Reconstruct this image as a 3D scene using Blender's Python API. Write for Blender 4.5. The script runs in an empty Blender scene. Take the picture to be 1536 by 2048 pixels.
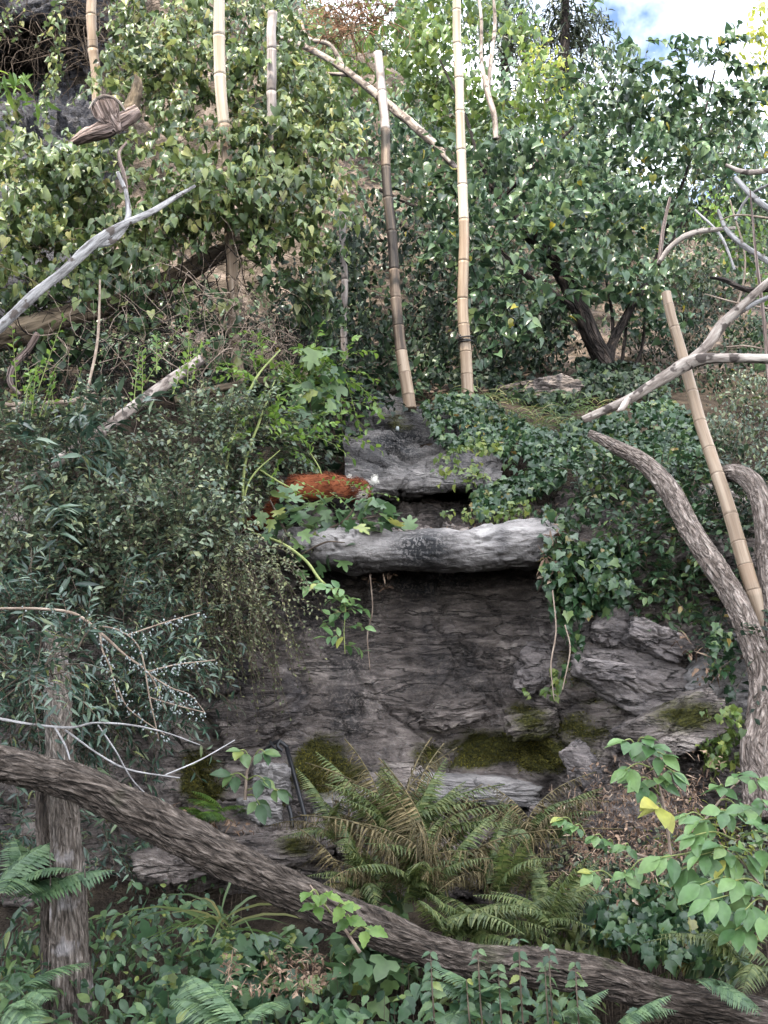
import bpy, math, random
import numpy as np
from mathutils import Vector, Matrix

R = math.radians
rng = np.random.default_rng(7)
random.seed(7)
S = bpy.context.scene
COL = S.collection

# ------------------------------------------------------------------ camera, sky, sun, exposure
F_PX, PITCH, EYE = 2196.0, R(8.44), np.array([0.0, 0.0, 1.6])
cam_d = bpy.data.cameras.new("camera")
cam_d.sensor_fit = 'VERTICAL'
cam_d.sensor_height = 24.0
cam_d.lens = 24.0 * F_PX / 2048.0
cam_d.clip_start, cam_d.clip_end = 0.05, 500.0
cam = bpy.data.objects.new("camera", cam_d)
cam.location = EYE
cam.rotation_euler = (R(90) + PITCH, 0, 0)
COL.objects.link(cam)
S.camera = cam

SUN_EL, SUN_AZ = R(58), R(212)          # azimuth clockwise from +Y
SUN_STRENGTH, SUN_ANGLE, SKY_STRENGTH, EXPOSURE = 4.0, R(1.5), 0.15, 1.2
wd = bpy.data.worlds.new("World")
S.world = wd
wd.use_nodes = True
wn, wl = wd.node_tree.nodes, wd.node_tree.links
wn.clear()
sky = wn.new("ShaderNodeTexSky")
sky.sky_type = 'NISHITA'
sky.sun_disc = False
sky.sun_elevation, sky.sun_rotation = SUN_EL, SUN_AZ
sky.air_density, sky.dust_density, sky.ozone_density = 1.0, 0.6, 1.0
tcw = wn.new("ShaderNodeTexCoord")
cl = wn.new("ShaderNodeTexNoise"); cl.inputs["Scale"].default_value = 3.4; cl.inputs["Detail"].default_value = 7
cl.inputs["Roughness"].default_value = 0.55
wl.new(tcw.outputs["Generated"], cl.inputs["Vector"])
cr = wn.new("ShaderNodeValToRGB")
cr.color_ramp.elements[0].position, cr.color_ramp.elements[1].position = 0.36, 0.58
wl.new(cl.outputs["Fac"], cr.inputs["Fac"])
mxw = wn.new("ShaderNodeMix"); mxw.data_type = 'RGBA'
wl.new(cr.outputs["Color"], mxw.inputs["Factor"])
wl.new(sky.outputs["Color"], mxw.inputs["A"])
mxw.inputs["B"].default_value = (17.0, 17.6, 18.5, 1)
bg = wn.new("ShaderNodeBackground"); bg.inputs["Strength"].default_value = SKY_STRENGTH
wl.new(mxw.outputs["Result"], bg.inputs["Color"])
wo = wn.new("ShaderNodeOutputWorld")
wl.new(bg.outputs["Background"], wo.inputs["Surface"])

sun_d = bpy.data.lights.new("sun", 'SUN')
sun_d.energy, sun_d.angle, sun_d.color = SUN_STRENGTH, SUN_ANGLE, (1.0, 0.92, 0.78)
sun = bpy.data.objects.new("sun", sun_d)
sdir = Vector((math.sin(SUN_AZ) * math.cos(SUN_EL), math.cos(SUN_AZ) * math.cos(SUN_EL), math.sin(SUN_EL)))
sun.rotation_euler = sdir.to_track_quat('Z', 'Y').to_euler()
sun.location = sdir * 30
COL.objects.link(sun)

S.view_settings.view_transform = 'Standard'
S.view_settings.look = 'None'
S.view_settings.exposure = EXPOSURE
S.view_settings.gamma = 1.0
S.view_settings.use_curve_mapping = False
S.cycles.max_bounces = 3
S.cycles.diffuse_bounces = 0
S.cycles.transmission_bounces = 2
S.cycles.glossy_bounces = 2
S.cycles.use_denoising = True

# ------------------------------------------------------------------ helpers
SP, CP = math.sin(PITCH), math.cos(PITCH)

def P(px, py, d):
    """world point seen at photo pixel (px, py) and standing d metres ahead"""
    xc, yc = (px - 768) / F_PX, (1024 - py) / F_PX
    t = d / (CP - yc * SP)
    return EYE + t * np.array([xc, CP - yc * SP, SP + yc * CP])

def M(px, d):
    return px * d / F_PX

def to_px(p):
    q = np.asarray(p) - EYE
    f = q[..., 1] * CP + q[..., 2] * SP
    u = -q[..., 1] * SP + q[..., 2] * CP
    return 768 + F_PX * q[..., 0] / f, 1024 - F_PX * u / f

def unit(a):
    a = np.asarray(a, float)
    return a / np.maximum(np.linalg.norm(a, axis=-1, keepdims=True), 1e-9)

def _h(i, j, k):
    n = (i * 374761393 + j * 668265263 + k * 2147483647 + 1274126177) & 0xFFFFFFFF
    n = ((n ^ (n >> 13)) * 1274126177) & 0xFFFFFFFF
    n = ((n ^ (n >> 16)) * 2246822519) & 0xFFFFFFFF
    return ((n ^ (n >> 15)) & 0xFFFFFF) / 0xFFFFFF * 2 - 1

def vnoise(p):
    p = np.asarray(p, float)
    i = np.floor(p).astype(np.int64)
    f = p - i
    f = f * f * f * (f * (f * 6 - 15) + 10)
    out = 0
    for a in (0, 1):
        wa = f[..., 0] if a else 1 - f[..., 0]
        for b in (0, 1):
            wb = f[..., 1] if b else 1 - f[..., 1]
            for c in (0, 1):
                wc = f[..., 2] if c else 1 - f[..., 2]
                out = out + wa * wb * wc * _h(i[..., 0] + a, i[..., 1] + b, i[..., 2] + c)
    return out

def fbm(p, o=4, g=0.5):
    p = np.asarray(p, float)
    s, a = 0, 1.0
    for k in range(o):
        s = s + a * vnoise(p * 2 ** k + 17.3 * k)
        a *= g
    return s

def blocks(p):
    """fractured blocks: per block a random proud / sunk plane, and the closeness to the joint between blocks"""
    p = np.asarray(p, float)
    i0 = np.floor(p).astype(np.int64)
    f1 = np.full(p.shape[:-1], 9.0); f2 = f1.copy(); val = np.zeros_like(f1)
    for a in (-1, 0, 1):
        for b in (-1, 0, 1):
            for c in (-1, 0, 1):
                i, j, k = i0[..., 0] + a, i0[..., 1] + b, i0[..., 2] + c
                g = np.stack([i + .5 + .45 * _h(i, j, k), j + .5 + .45 * _h(i + 71, j, k), k + .5 + .45 * _h(i, j + 71, k)], -1)
                d = p - g
                r = np.sqrt((d ** 2).sum(-1))
                v = _h(i, j, k + 71) + .9 * d[..., 0] * _h(i + 7, j, k) + .9 * d[..., 2] * _h(i, j + 7, k) + .5 * d[..., 1] * _h(i, j, k + 7)
                near = r < f1
                f2 = np.where(near, f1, np.minimum(f2, r))
                val = np.where(near, v, val)
                f1 = np.where(near, r, f1)
    return val, sstep(.10, .0, f2 - f1)

def sstep(a, b, x):
    t = np.clip((np.asarray(x, float) - a) / (b - a), 0, 1)
    return t * t * (3 - 2 * t)

def catmull(C, n):
    """resample control rows C (k, ...) to n rows"""
    C = np.asarray(C, float)
    k = len(C)
    t = np.linspace(0, k - 1, n)
    i = np.clip(np.floor(t).astype(int), 0, k - 2)
    f = (t - i).reshape(-1, *([1] * (C.ndim - 1)))
    E = np.concatenate([[2 * C[0] - C[1]], C, [2 * C[-1] - C[-2]]])
    p0, p1, p2, p3 = E[i], E[i + 1], E[i + 2], E[i + 3]
    return 0.5 * (2 * p1 + (p2 - p0) * f + (2 * p0 - 5 * p1 + 4 * p2 - p3) * f ** 2 + (3 * p1 - p0 - 3 * p2 + p3) * f ** 3)

def new_mesh(name, V, faces, mat=None, smooth=True, attrs=None):
    """faces: list of int arrays, each (n, k)"""
    me = bpy.data.meshes.new(name)
    V = np.asarray(V, np.float32)
    faces = [np.asarray(f, np.int32) for f in faces if len(f)]
    loops = np.concatenate([f.ravel() for f in faces])
    tot = np.concatenate([np.full(len(f), f.shape[1], np.int32) for f in faces])
    me.vertices.add(len(V)); me.vertices.foreach_set("co", V.ravel())
    me.loops.add(len(loops)); me.loops.foreach_set("vertex_index", loops)
    me.polygons.add(len(tot))
    me.polygons.foreach_set("loop_start", np.concatenate([[0], np.cumsum(tot)[:-1]]).astype(np.int32))
    me.polygons.foreach_set("loop_total", tot)
    me.update(calc_edges=True)
    if smooth:
        me.polygons.foreach_set("use_smooth", np.ones(len(tot), bool))
    for k, a in (attrs or {}).items():
        a = np.asarray(a, np.float32)
        if a.ndim == 1:
            me.attributes.new(k, 'FLOAT', 'POINT').data.foreach_set("value", a)
        else:
            me.attributes.new(k, 'FLOAT_VECTOR', 'POINT').data.foreach_set("vector", a.ravel())
    if mat:
        me.materials.append(mat)
    return me

def tagit(o, label=None, cat=None, group=None, kind=None):
    for k, v in (("label", label), ("category", cat), ("group", group), ("kind", kind)):
        if v:
            o[k] = v
    return o

def obj(name, me, parent=None, **kw):
    o = bpy.data.objects.new(name, me)
    COL.objects.link(o)
    if parent is not None:
        o.parent = parent
        loc = Vector(parent.location)
        gp = parent.parent
        while gp is not None:
            loc += Vector(gp.location); gp = gp.parent
        o.location = -loc
    return tagit(o, **kw)

def root(name, loc, label, cat, group=None, kind=None):
    o = bpy.data.objects.new(name, None)
    o.location = [float(v) for v in loc]
    o.empty_display_size = 0.1
    COL.objects.link(o)
    return tagit(o, label, cat, group, kind)

class Geo:
    """collects vertices / faces / tc of several pieces of ONE part"""
    def __init__(s): s.V, s.F, s.T, s.n = [], [], [], 0
    def add(s, V, F, T=None):
        s.V.append(V); s.F += [np.asarray(f) + s.n for f in F]
        s.T.append(T if T is not None else V); s.n += len(V)
    def mesh(s, name, mat, smooth=True):
        return new_mesh(name, np.concatenate(s.V), s.F, mat, smooth, {"tc": np.concatenate(s.T)})

def frames_along(C):
    T = unit(np.gradient(C, axis=0))
    up = np.array([0, 0, 1.0]) if abs(T[0][2]) < 0.9 else np.array([1.0, 0, 0])
    N = np.zeros_like(T)
    n = unit(np.cross(np.cross(T[0], up), T[0]))
    for i, t in enumerate(T):
        n = unit(n - t * n.dot(t))
        N[i] = n
    return T, N, np.cross(T, N)

def tube(ctrl, radii, rings=40, seg=12, disp=None, cap=True, wob=0.0):
    C = catmull(ctrl, rings)
    rad = np.maximum(catmull(np.asarray(radii, float).reshape(-1, 1), rings)[:, 0], 1e-4)
    if wob:
        s0 = rng.uniform(0, 90)
        C = C + wob * np.stack([vnoise(np.stack([np.linspace(0, rings / 6, rings) + s0 + 31 * q, np.full(rings, .5), np.full(rings, .5)], -1)) for q in range(3)], -1)
    T, N, B = frames_along(C)
    s = np.concatenate([[0], np.cumsum(np.linalg.norm(np.diff(C, axis=0), axis=1))])
    th = np.linspace(0, 2 * math.pi, seg, endpoint=False)
    ct, st = np.cos(th), np.sin(th)
    rr = np.repeat(rad[:, None], seg, 1)
    off = rng.uniform(0, 50)
    tc = np.stack([rr * ct, rr * st, np.repeat(s[:, None], seg, 1) + off], -1)
    if disp is not None:
        rr = rr * (1 + disp(tc, rad[:, None]))
    V = C[:, None] + rr[..., None] * (ct[None, :, None] * N[:, None] + st[None, :, None] * B[:, None])
    i, j = np.meshgrid(np.arange(rings - 1), np.arange(seg), indexing='ij')
    a, b = i * seg + j, i * seg + (j + 1) % seg
    F = [np.stack([a, b, b + seg, a + seg], -1).reshape(-1, 4)]
    V = V.reshape(-1, 3); tcf = tc.reshape(-1, 3)
    if cap:
        n0 = len(V)
        V = np.concatenate([V, C[:1], C[-1:]]); tcf = np.concatenate([tcf, [[0, 0, off]], [[0, 0, s[-1] + off]]])
        jj = np.arange(seg); kk = (jj + 1) % seg
        F.append(np.stack([kk, jj, np.full(seg, n0)], -1))
        e = (rings - 1) * seg
        F.append(np.stack([e + jj, e + kk, np.full(seg, n0 + 1)], -1))
    return V, F, tcf

def px_path(pts):
    return np.array([P(*p) for p in pts])

def bark_disp(amp=0.12, kt=9, ks=1.4, twist=0.0):
    def f(tc, r):
        c = tc.copy()
        if twist:
            a = c[..., 2] * twist
            c[..., 0], c[..., 1] = tc[..., 0] * np.cos(a) - tc[..., 1] * np.sin(a), tc[..., 0] * np.sin(a) + tc[..., 1] * np.cos(a)
        q = c / np.maximum(r.mean(), .01)
        q[..., 2] *= 0.32
        n1 = 1 - np.abs(fbm(q * [kt / 4, kt / 4, ks], 3))
        n2 = fbm(q * [.8, .8, .5] + 9, 3)
        return amp * (n1 - .6) + amp * 0.8 * n2
    return f

def grid_mesh(V, nu, nv):
    i, j = np.meshgrid(np.arange(nv - 1), np.arange(nu - 1), indexing='ij')
    a = i * nu + j
    return [np.stack([a, a + 1, a + nu + 1, a + nu], -1).reshape(-1, 4)]

# ------------------------------------------------------------------ materials
def mat_new(name):
    m = bpy.data.materials.new(name)
    m.use_nodes = True
    nt = m.node_tree
    return m, nt.nodes, nt.links, nt.nodes["Principled BSDF"]

def ramp(n, stops, interp='LINEAR'):
    r = n.new("ShaderNodeValToRGB")
    cr = r.color_ramp
    cr.interpolation = interp
    while len(cr.elements) < len(stops):
        cr.elements.new(0.5)
    for e, (p, c) in zip(cr.elements, stops):
        e.position = p
        e.color = (*c, 1) if len(c) == 3 else c
    return r

def math_node(n, l, op, a, b=None):
    m = n.new("ShaderNodeMath"); m.operation = op
    for k, v in ((0, a), (1, b)):
        if v is None: continue
        if isinstance(v, (int, float)): m.inputs[k].default_value = v
        else: l.new(v, m.inputs[k])
    return m.outputs[0]

def mat_leaf(name, stops, rough=0.42, transl=0.28, spec=0.55, tgain=1.5):
    m, n, l, b = mat_new(name)
    g = n.new("ShaderNodeNewGeometry"); oi = n.new("ShaderNodeObjectInfo")
    f = math_node(n, l, 'FRACT', math_node(n, l, 'ADD', g.outputs["Random Per Island"], oi.outputs["Random"]))
    r = ramp(n, stops)
    l.new(f, r.inputs["Fac"])
    tcn = n.new("ShaderNodeTexCoord")
    no = n.new("ShaderNodeTexNoise"); no.inputs["Scale"].default_value = 1.6; no.inputs["Detail"].default_value = 2
    l.new(tcn.outputs["Object"], no.inputs["Vector"])
    hv = n.new("ShaderNodeHueSaturation"); hv.inputs["Saturation"].default_value = 1.08
    l.new(r.outputs["Color"], hv.inputs["Color"])
    v = n.new("ShaderNodeMapRange"); v.inputs["From Min"].default_value = .25; v.inputs["From Max"].default_value = .75
    v.inputs["To Min"].default_value = .62; v.inputs["To Max"].default_value = 1.38
    l.new(no.outputs["Fac"], v.inputs["Value"]); l.new(v.outputs["Result"], hv.inputs["Value"])
    l.new(hv.outputs["Color"], b.inputs["Base Color"])
    b.inputs["Roughness"].default_value = rough
    b.inputs["Specular IOR Level"].default_value = spec
    tr = n.new("ShaderNodeBsdfTranslucent")
    hs = n.new("ShaderNodeHueSaturation"); hs.inputs["Value"].default_value = tgain; hs.inputs["Hue"].default_value = .48
    l.new(hv.outputs["Color"], hs.inputs["Color"]); l.new(hs.outputs["Color"], tr.inputs["Color"])
    mx = n.new("ShaderNodeMixShader"); mx.inputs[0].default_value = transl
    l.new(b.outputs[0], mx.inputs[1]); l.new(tr.outputs[0], mx.inputs[2])
    l.new(mx.outputs[0], n["Material Output"].inputs["Surface"])
    return m

def mat_bark(name, stops, scale=28, stretch=0.16, rough=0.85, bump=0.6, patch=None, pscale=5, plo=.52, phi=.62, crack=0, crack_st=.22, crack_f=.9):
    """fibrous bark / wood that follows the stem (attribute tc, z along the stem)"""
    m, n, l, b = mat_new(name)
    at = n.new("ShaderNodeAttribute"); at.attribute_name = "tc"
    mp = n.new("ShaderNodeMapping"); mp.inputs["Scale"].default_value = (1, 1, stretch)
    l.new(at.outputs["Vector"], mp.inputs["Vector"])
    no = n.new("ShaderNodeTexNoise"); no.inputs["Scale"].default_value = scale; no.inputs["Detail"].default_value = 6
    no.inputs["Roughness"].default_value = .62
    l.new(mp.outputs["Vector"], no.inputs["Vector"])
    r = ramp(n, stops); l.new(no.outputs["Fac"], r.inputs["Fac"])
    col = r.outputs["Color"]
    if crack:
        mc = n.new("ShaderNodeMapping"); mc.inputs["Scale"].default_value = (1, 1, crack_st)
        l.new(at.outputs["Vector"], mc.inputs["Vector"])
        nc = n.new("ShaderNodeTexNoise"); nc.inputs["Scale"].default_value = crack; nc.inputs["Detail"].default_value = 3; nc.inputs["Distortion"].default_value = .8
        l.new(mc.outputs["Vector"], nc.inputs["Vector"])
        rid = math_node(n, l, 'ABSOLUTE', math_node(n, l, 'SUBTRACT', nc.outputs["Fac"], .5))
        rk = ramp(n, [(.0, (.10, .09, .085)), (.05, (.55, .53, .52)), (.11, (1, 1, 1))]); l.new(rid, rk.inputs["Fac"])
        mm = n.new("ShaderNodeMix"); mm.data_type = 'RGBA'; mm.blend_type = 'MULTIPLY'; mm.inputs["Factor"].default_value = crack_f
        l.new(col, mm.inputs["A"]); l.new(rk.outputs["Color"], mm.inputs["B"]); col = mm.outputs["Result"]
    n2 = n.new("ShaderNodeTexNoise"); n2.inputs["Scale"].default_value = pscale; n2.inputs["Detail"].default_value = 5
    l.new(at.outputs["Vector"], n2.inputs["Vector"])
    if patch:
        mk = ramp(n, [(plo, (0, 0, 0)), (phi, (1, 1, 1))]); l.new(n2.outputs["Fac"], mk.inputs["Fac"])
        mx = n.new("ShaderNodeMix"); mx.data_type = 'RGBA'
        l.new(mk.outputs["Color"], mx.inputs["Factor"]); l.new(col, mx.inputs["A"])
        mx.inputs["B"].default_value = (*patch, 1)
        mul = n.new("ShaderNodeMix"); mul.data_type = 'RGBA'; mul.blend_type = 'OVERLAY'
        mul.inputs["Factor"].default_value = .5
        l.new(mx.outputs["Result"], mul.inputs["A"]); l.new(no.outputs["Color"], mul.inputs["B"])
        col = mx.outputs["Result"]
    l.new(col, b.inputs["Base Color"])
    b.inputs["Roughness"].default_value = rough
    b.inputs["Specular IOR Level"].default_value = .25
    bp = n.new("ShaderNodeBump"); bp.inputs["Strength"].default_value = bump; bp.inputs["Distance"].default_value = .02
    hgt = no.outputs["Fac"]
    if crack:
        cc_ = n.new("ShaderNodeClamp"); l.new(math_node(n, l, 'MULTIPLY', rid, 7.0), cc_.inputs["Value"])
        hgt = math_node(n, l, 'ADD', math_node(n, l, 'MULTIPLY', no.outputs["Fac"], .7), cc_.outputs[0])
    l.new(hgt, bp.inputs["Height"]); l.new(bp.outputs["Normal"], b.inputs["Normal"])
    return m

def mat_plain(name, c, rough=.6, spec=.3, var=0.0):
    m, n, l, b = mat_new(name)
    b.inputs["Base Color"].default_value = (*c, 1)
    b.inputs["Roughness"].default_value = rough
    b.inputs["Specular IOR Level"].default_value = spec
    if var:
        no = n.new("ShaderNodeTexNoise"); no.inputs["Scale"].default_value = 22; no.inputs["Detail"].default_value = 5
        tcn = n.new("ShaderNodeTexCoord"); l.new(tcn.outputs["Object"], no.inputs["Vector"])
        r = ramp(n, [(.3, tuple(x * (1 - var) for x in c)), (.7, tuple(min(1, x * (1 + var)) for x in c))])
        l.new(no.outputs["Fac"], r.inputs["Fac"]); l.new(r.outputs["Color"], b.inputs["Base Color"])
    return m

def mat_rock(name, stops, moss=True, tilt=0.25, strata=16, bump=.9, joint=1.0, pale=(.42, .4, .39)):
    m, n, l, b = mat_new(name)
    tcn = n.new("ShaderNodeTexCoord")
    mp = n.new("ShaderNodeMapping"); mp.inputs["Rotation"].default_value = (0, tilt, .2); mp.inputs["Scale"].default_value = (1, 1, 4.5)
    l.new(tcn.outputs["Object"], mp.inputs["Vector"])
    big = n.new("ShaderNodeTexNoise"); big.inputs["Scale"].default_value = 2.1; big.inputs["Detail"].default_value = 7; big.inputs["Roughness"].default_value = .6
    l.new(tcn.outputs["Object"], big.inputs["Vector"])
    st = n.new("ShaderNodeTexNoise"); st.inputs["Scale"].default_value = strata / 3.2; st.inputs["Detail"].default_value = 9; st.inputs["Roughness"].default_value = .68
    st.inputs["Distortion"].default_value = .6
    l.new(mp.outputs["Vector"], st.inputs["Vector"])
    fine = n.new("ShaderNodeTexNoise"); fine.inputs["Scale"].default_value = 60; fine.inputs["Detail"].default_value = 6
    l.new(tcn.outputs["Object"], fine.inputs["Vector"])
    mixv = math_node(n, l, 'ADD', math_node(n, l, 'MULTIPLY', big.outputs["Fac"], .48), math_node(n, l, 'MULTIPLY', st.outputs["Fac"], .52))
    r = ramp(n, stops); l.new(mixv, r.inputs["Fac"])
    col = r.outputs["Color"]
    def blend(col, fac, c, mode='MIX'):
        mx = n.new("ShaderNodeMix"); mx.data_type = 'RGBA'; mx.blend_type = mode
        l.new(fac, mx.inputs["Factor"]); l.new(col, mx.inputs["A"])
        if isinstance(c, tuple): mx.inputs["B"].default_value = (*c, 1)
        else: l.new(c, mx.inputs["B"])
        return mx.outputs["Result"]
    # dark open joints along the layers
    nk = n.new("ShaderNodeTexNoise"); nk.inputs["Scale"].default_value = 2.6; nk.inputs["Detail"].default_value = 5; nk.inputs["Roughness"].default_value = .55; nk.inputs["Distortion"].default_value = .4
    l.new(mp.outputs["Vector"], nk.inputs["Vector"])
    rj = math_node(n, l, 'ABSOLUTE', math_node(n, l, 'SUBTRACT', nk.outputs["Fac"], .5))
    jr = ramp(n, [(.0, (.85, .85, .85)), (.012, (.5, .5, .5)), (.03, (0, 0, 0))]); l.new(rj, jr.inputs["Fac"])
    gate_j = math_node(n, l, 'MULTIPLY', math_node(n, l, 'MULTIPLY', jr.outputs["Color"], joint), math_node(n, l, 'GREATER_THAN', st.outputs["Fac"], .47))
    col = blend(col, gate_j, (.02, .018, .017))
    # pale lichen specks and dark weathering streaks
    lk = ramp(n, [(.60, (0, 0, 0)), (.72, (.75, .75, .75))]); l.new(fine.outputs["Fac"], lk.inputs["Fac"])
    col = blend(col, math_node(n, l, 'MULTIPLY', lk.outputs["Color"], big.outputs["Fac"]), pale)
    sm = n.new("ShaderNodeMapping"); sm.inputs["Scale"].default_value = (3.2, 1.5, .45)
    l.new(tcn.outputs["Object"], sm.inputs["Vector"])
    sn = n.new("ShaderNodeTexNoise"); sn.inputs["Scale"].default_value = 1.6; sn.inputs["Detail"].default_value = 6
    l.new(sm.outputs["Vector"], sn.inputs["Vector"])
    sr = ramp(n, [(.52, (0, 0, 0)), (.72, (.55, .55, .55))]); l.new(sn.outputs["Fac"], sr.inputs["Fac"])
    col = blend(col, sr.outputs["Color"], (.045, .043, .05))
    sa = n.new("ShaderNodeAttribute"); sa.attribute_name = "stain_shade"  # real staining plus shade painted into the rock colour
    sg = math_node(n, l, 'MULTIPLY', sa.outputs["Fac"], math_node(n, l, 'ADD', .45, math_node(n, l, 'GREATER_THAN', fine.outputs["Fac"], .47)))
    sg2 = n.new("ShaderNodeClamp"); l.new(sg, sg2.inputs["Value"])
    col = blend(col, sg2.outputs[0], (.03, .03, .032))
    if moss:
        ma = n.new("ShaderNodeAttribute"); ma.attribute_name = "moss"
        mr = ramp(n, [(.35, (.020, .022, .005)), (.6, (.075, .072, .012)), (.8, (.13, .115, .025))]); l.new(fine.outputs["Fac"], mr.inputs["Fac"])
        mf = math_node(n, l, 'MULTIPLY', math_node(n, l, 'ADD', ma.outputs["Fac"], math_node(n, l, 'MULTIPLY', math_node(n, l, 'SUBTRACT', st.outputs["Fac"], .5), 1.2)), 3.0)
        mf2 = n.new("ShaderNodeClamp"); l.new(math_node(n, l, 'SUBTRACT', mf, 1.0), mf2.inputs["Value"])
        col = blend(col, mf2.outputs[0], mr.outputs["Color"])
    l.new(col, b.inputs["Base Color"])
    b.inputs["Roughness"].default_value = .78
    b.inputs["Specular IOR Level"].default_value = .3
    hsum = math_node(n, l, 'SUBTRACT', math_node(n, l, 'ADD', math_node(n, l, 'MULTIPLY', st.outputs["Fac"], 1.0), math_node(n, l, 'MULTIPLY', fine.outputs["Fac"], .3)), math_node(n, l, 'MULTIPLY', gate_j, .4))
    bp = n.new("ShaderNodeBump"); bp.inputs["Strength"].default_value = bump; bp.inputs["Distance"].default_value = .07
    l.new(hsum, bp.inputs["Height"]); l.new(bp.outputs["Normal"], b.inputs["Normal"])
    return m

def mat_ground(name, stops, scale=5):
    m, n, l, b = mat_new(name)
    tcn = n.new("ShaderNodeTexCoord")
    a = n.new("ShaderNodeTexNoise"); a.inputs["Scale"].default_value = scale; a.inputs["Detail"].default_value = 9; a.inputs["Roughness"].default_value = .7
    l.new(tcn.outputs["Object"], a.inputs["Vector"])
    r = ramp(n, stops); l.new(a.outputs["Fac"], r.inputs["Fac"]); l.new(r.outputs["Color"], b.inputs["Base Color"])
    b.inputs["Roughness"].default_value = .95; b.inputs["Specular IOR Level"].default_value = .1
    v = n.new("ShaderNodeTexNoise"); v.inputs["Scale"].default_value = scale * 9; v.inputs["Detail"].default_value = 6
    l.new(tcn.outputs["Object"], v.inputs["Vector"])
    bp = n.new("ShaderNodeBump"); bp.inputs["Strength"].default_value = 1; bp.inputs["Distance"].default_value = .05
    l.new(v.outputs["Fac"], bp.inputs["Height"]); l.new(bp.outputs["Normal"], b.inputs["Normal"])
    return m

ROCK = mat_rock("grey_schist", [(.38, (.04, .033, .03)), (.45, (.13, .107, .096)), (.53, (.275, .227, .202)), (.61, (.52, .44, .39))])
ROCK_DARK = mat_rock("dark_grey_schist", [(.36, (.045, .041, .04)), (.45, (.105, .096, .092)), (.53, (.19, .172, .162)), (.62, (.32, .29, .27))])
ROCK_PALE = mat_rock("pale_weathered_rock", [(.36, (.10, .09, .086)), (.45, (.22, .20, .19)), (.54, (.345, .315, .30)), (.64, (.47, .435, .41))], strata=12, tilt=.05, bump=.7, joint=.35)
ROCK_PINK = mat_rock("reddish_schist", [(.34, (.075, .066, .065)), (.44, (.18, .155, .148)), (.53, (.30, .255, .238)), (.66, (.45, .395, .365))], tilt=-.35)
CLIFF = mat_rock("dark_cliff_rock", [(.32, (.035, .035, .042)), (.5, (.085, .083, .095)), (.7, (.17, .16, .165))], moss=False, tilt=-.3)
SOIL = mat_ground("dark_soil", [(.35, (.022, .017, .013)), (.5, (.055, .042, .032)), (.68, (.11, .085, .06))])
HILL = mat_ground("hillside_earth", [(.35, (.03, .025, .018)), (.5, (.10, .078, .06)), (.66, (.30, .235, .195))], 3)

L_VINE = mat_leaf("vine_leaf", [(0, (.02, .04, .02)), (.35, (.055, .10, .046)), (.7, (.11, .165, .075)), (.92, (.21, .26, .11)), (1, (.33, .34, .15))], .33)
L_VINE_Y = mat_leaf("vine_leaf_yellowish", [(0, (.03, .05, .022)), (.35, (.075, .12, .045)), (.7, (.145, .195, .075)), (.92, (.26, .30, .11)), (1, (.38, .36, .15))], .36)
L_TREE = mat_leaf("tree_leaf", [(0, (.02, .04, .024)), (.4, (.05, .095, .05)), (.8, (.105, .165, .085)), (.985, (.17, .235, .11)), (1, (.40, .34, .05))], .32)
L_TREE_L = mat_leaf("tree_leaf_light", [(0, (.05, .09, .03)), (.4, (.10, .17, .05)), (.8, (.16, .24, .07)), (1, (.26, .31, .10))], .4, .4)
L_DARK = mat_leaf("shade_darkened_leaf", [(0, (.007, .015, .009)), (.5, (.015, .03, .016)), (.9, (.034, .056, .028)), (1, (.07, .095, .04))], .5, .12, .35)  # leaf colour and gloss lowered to stand for shade in the recesses
L_IVY = mat_leaf("ivy_leaf", [(0, (.018, .04, .02)), (.45, (.035, .075, .034)), (.85, (.07, .12, .05)), (.975, (.15, .20, .07)), (.992, (.22, .16, .06)), (1, (.30, .22, .07))], .33, .15)
L_IVY_Y = mat_leaf("young_ivy_leaf", [(0, (.06, .10, .03)), (.5, (.12, .18, .05)), (1, (.24, .27, .08))], .4, .3)
L_COT = mat_leaf("grey_green_small_leaf", [(0, (.032, .055, .035)), (.4, (.08, .115, .07)), (.8, (.16, .195, .115)), (1, (.27, .28, .14))], .32, .15)
L_LANCE = mat_leaf("narrow_dark_leaf", [(0, (.02, .042, .03)), (.5, (.05, .088, .06)), (.88, (.11, .155, .10)), (1, (.22, .24, .09))], .28, .15)
L_OLIVE = mat_leaf("olive_small_leaf", [(0, (.04, .05, .022)), (.5, (.09, .105, .05)), (.85, (.16, .175, .085)), (1, (.26, .25, .12))], .5, .2)
L_BRIGHT = mat_leaf("bright_green_leaf", [(0, (.06, .12, .03)), (.5, (.11, .20, .045)), (1, (.19, .29, .07))], .42, .38)
L_FIG = mat_leaf("fig_leaf", [(0, (.045, .09, .04)), (.5, (.085, .15, .065)), (.95, (.15, .22, .085)), (1, (.3, .31, .08))], .42, .25)
L_SAP = mat_leaf("sapling_leaf", [(0, (.075, .15, .06)), (.5, (.13, .23, .09)), (.965, (.2, .31, .12)), (.98, (.36, .38, .11)), (1, (.42, .42, .12))], .38, .3)
L_GCOV = mat_leaf("ground_plant_leaf", [(0, (.03, .062, .035)), (.5, (.06, .115, .055)), (.9, (.11, .17, .07)), (1, (.24, .27, .08))], .42, .25)
L_FERN = mat_leaf("fern_green", [(0, (.06, .09, .03)), (.5, (.11, .15, .05)), (1, (.2, .22, .085))], .5, .3)
L_FERN_D = mat_leaf("fern_blue_green", [(0, (.055, .10, .055)), (.5, (.10, .17, .085)), (1, (.17, .25, .12))], .5, .3)
L_FERN_B = mat_leaf("fern_brown", [(0, (.07, .058, .026)), (.5, (.145, .12, .055)), (1, (.27, .21, .11))], .7, .2)
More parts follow.
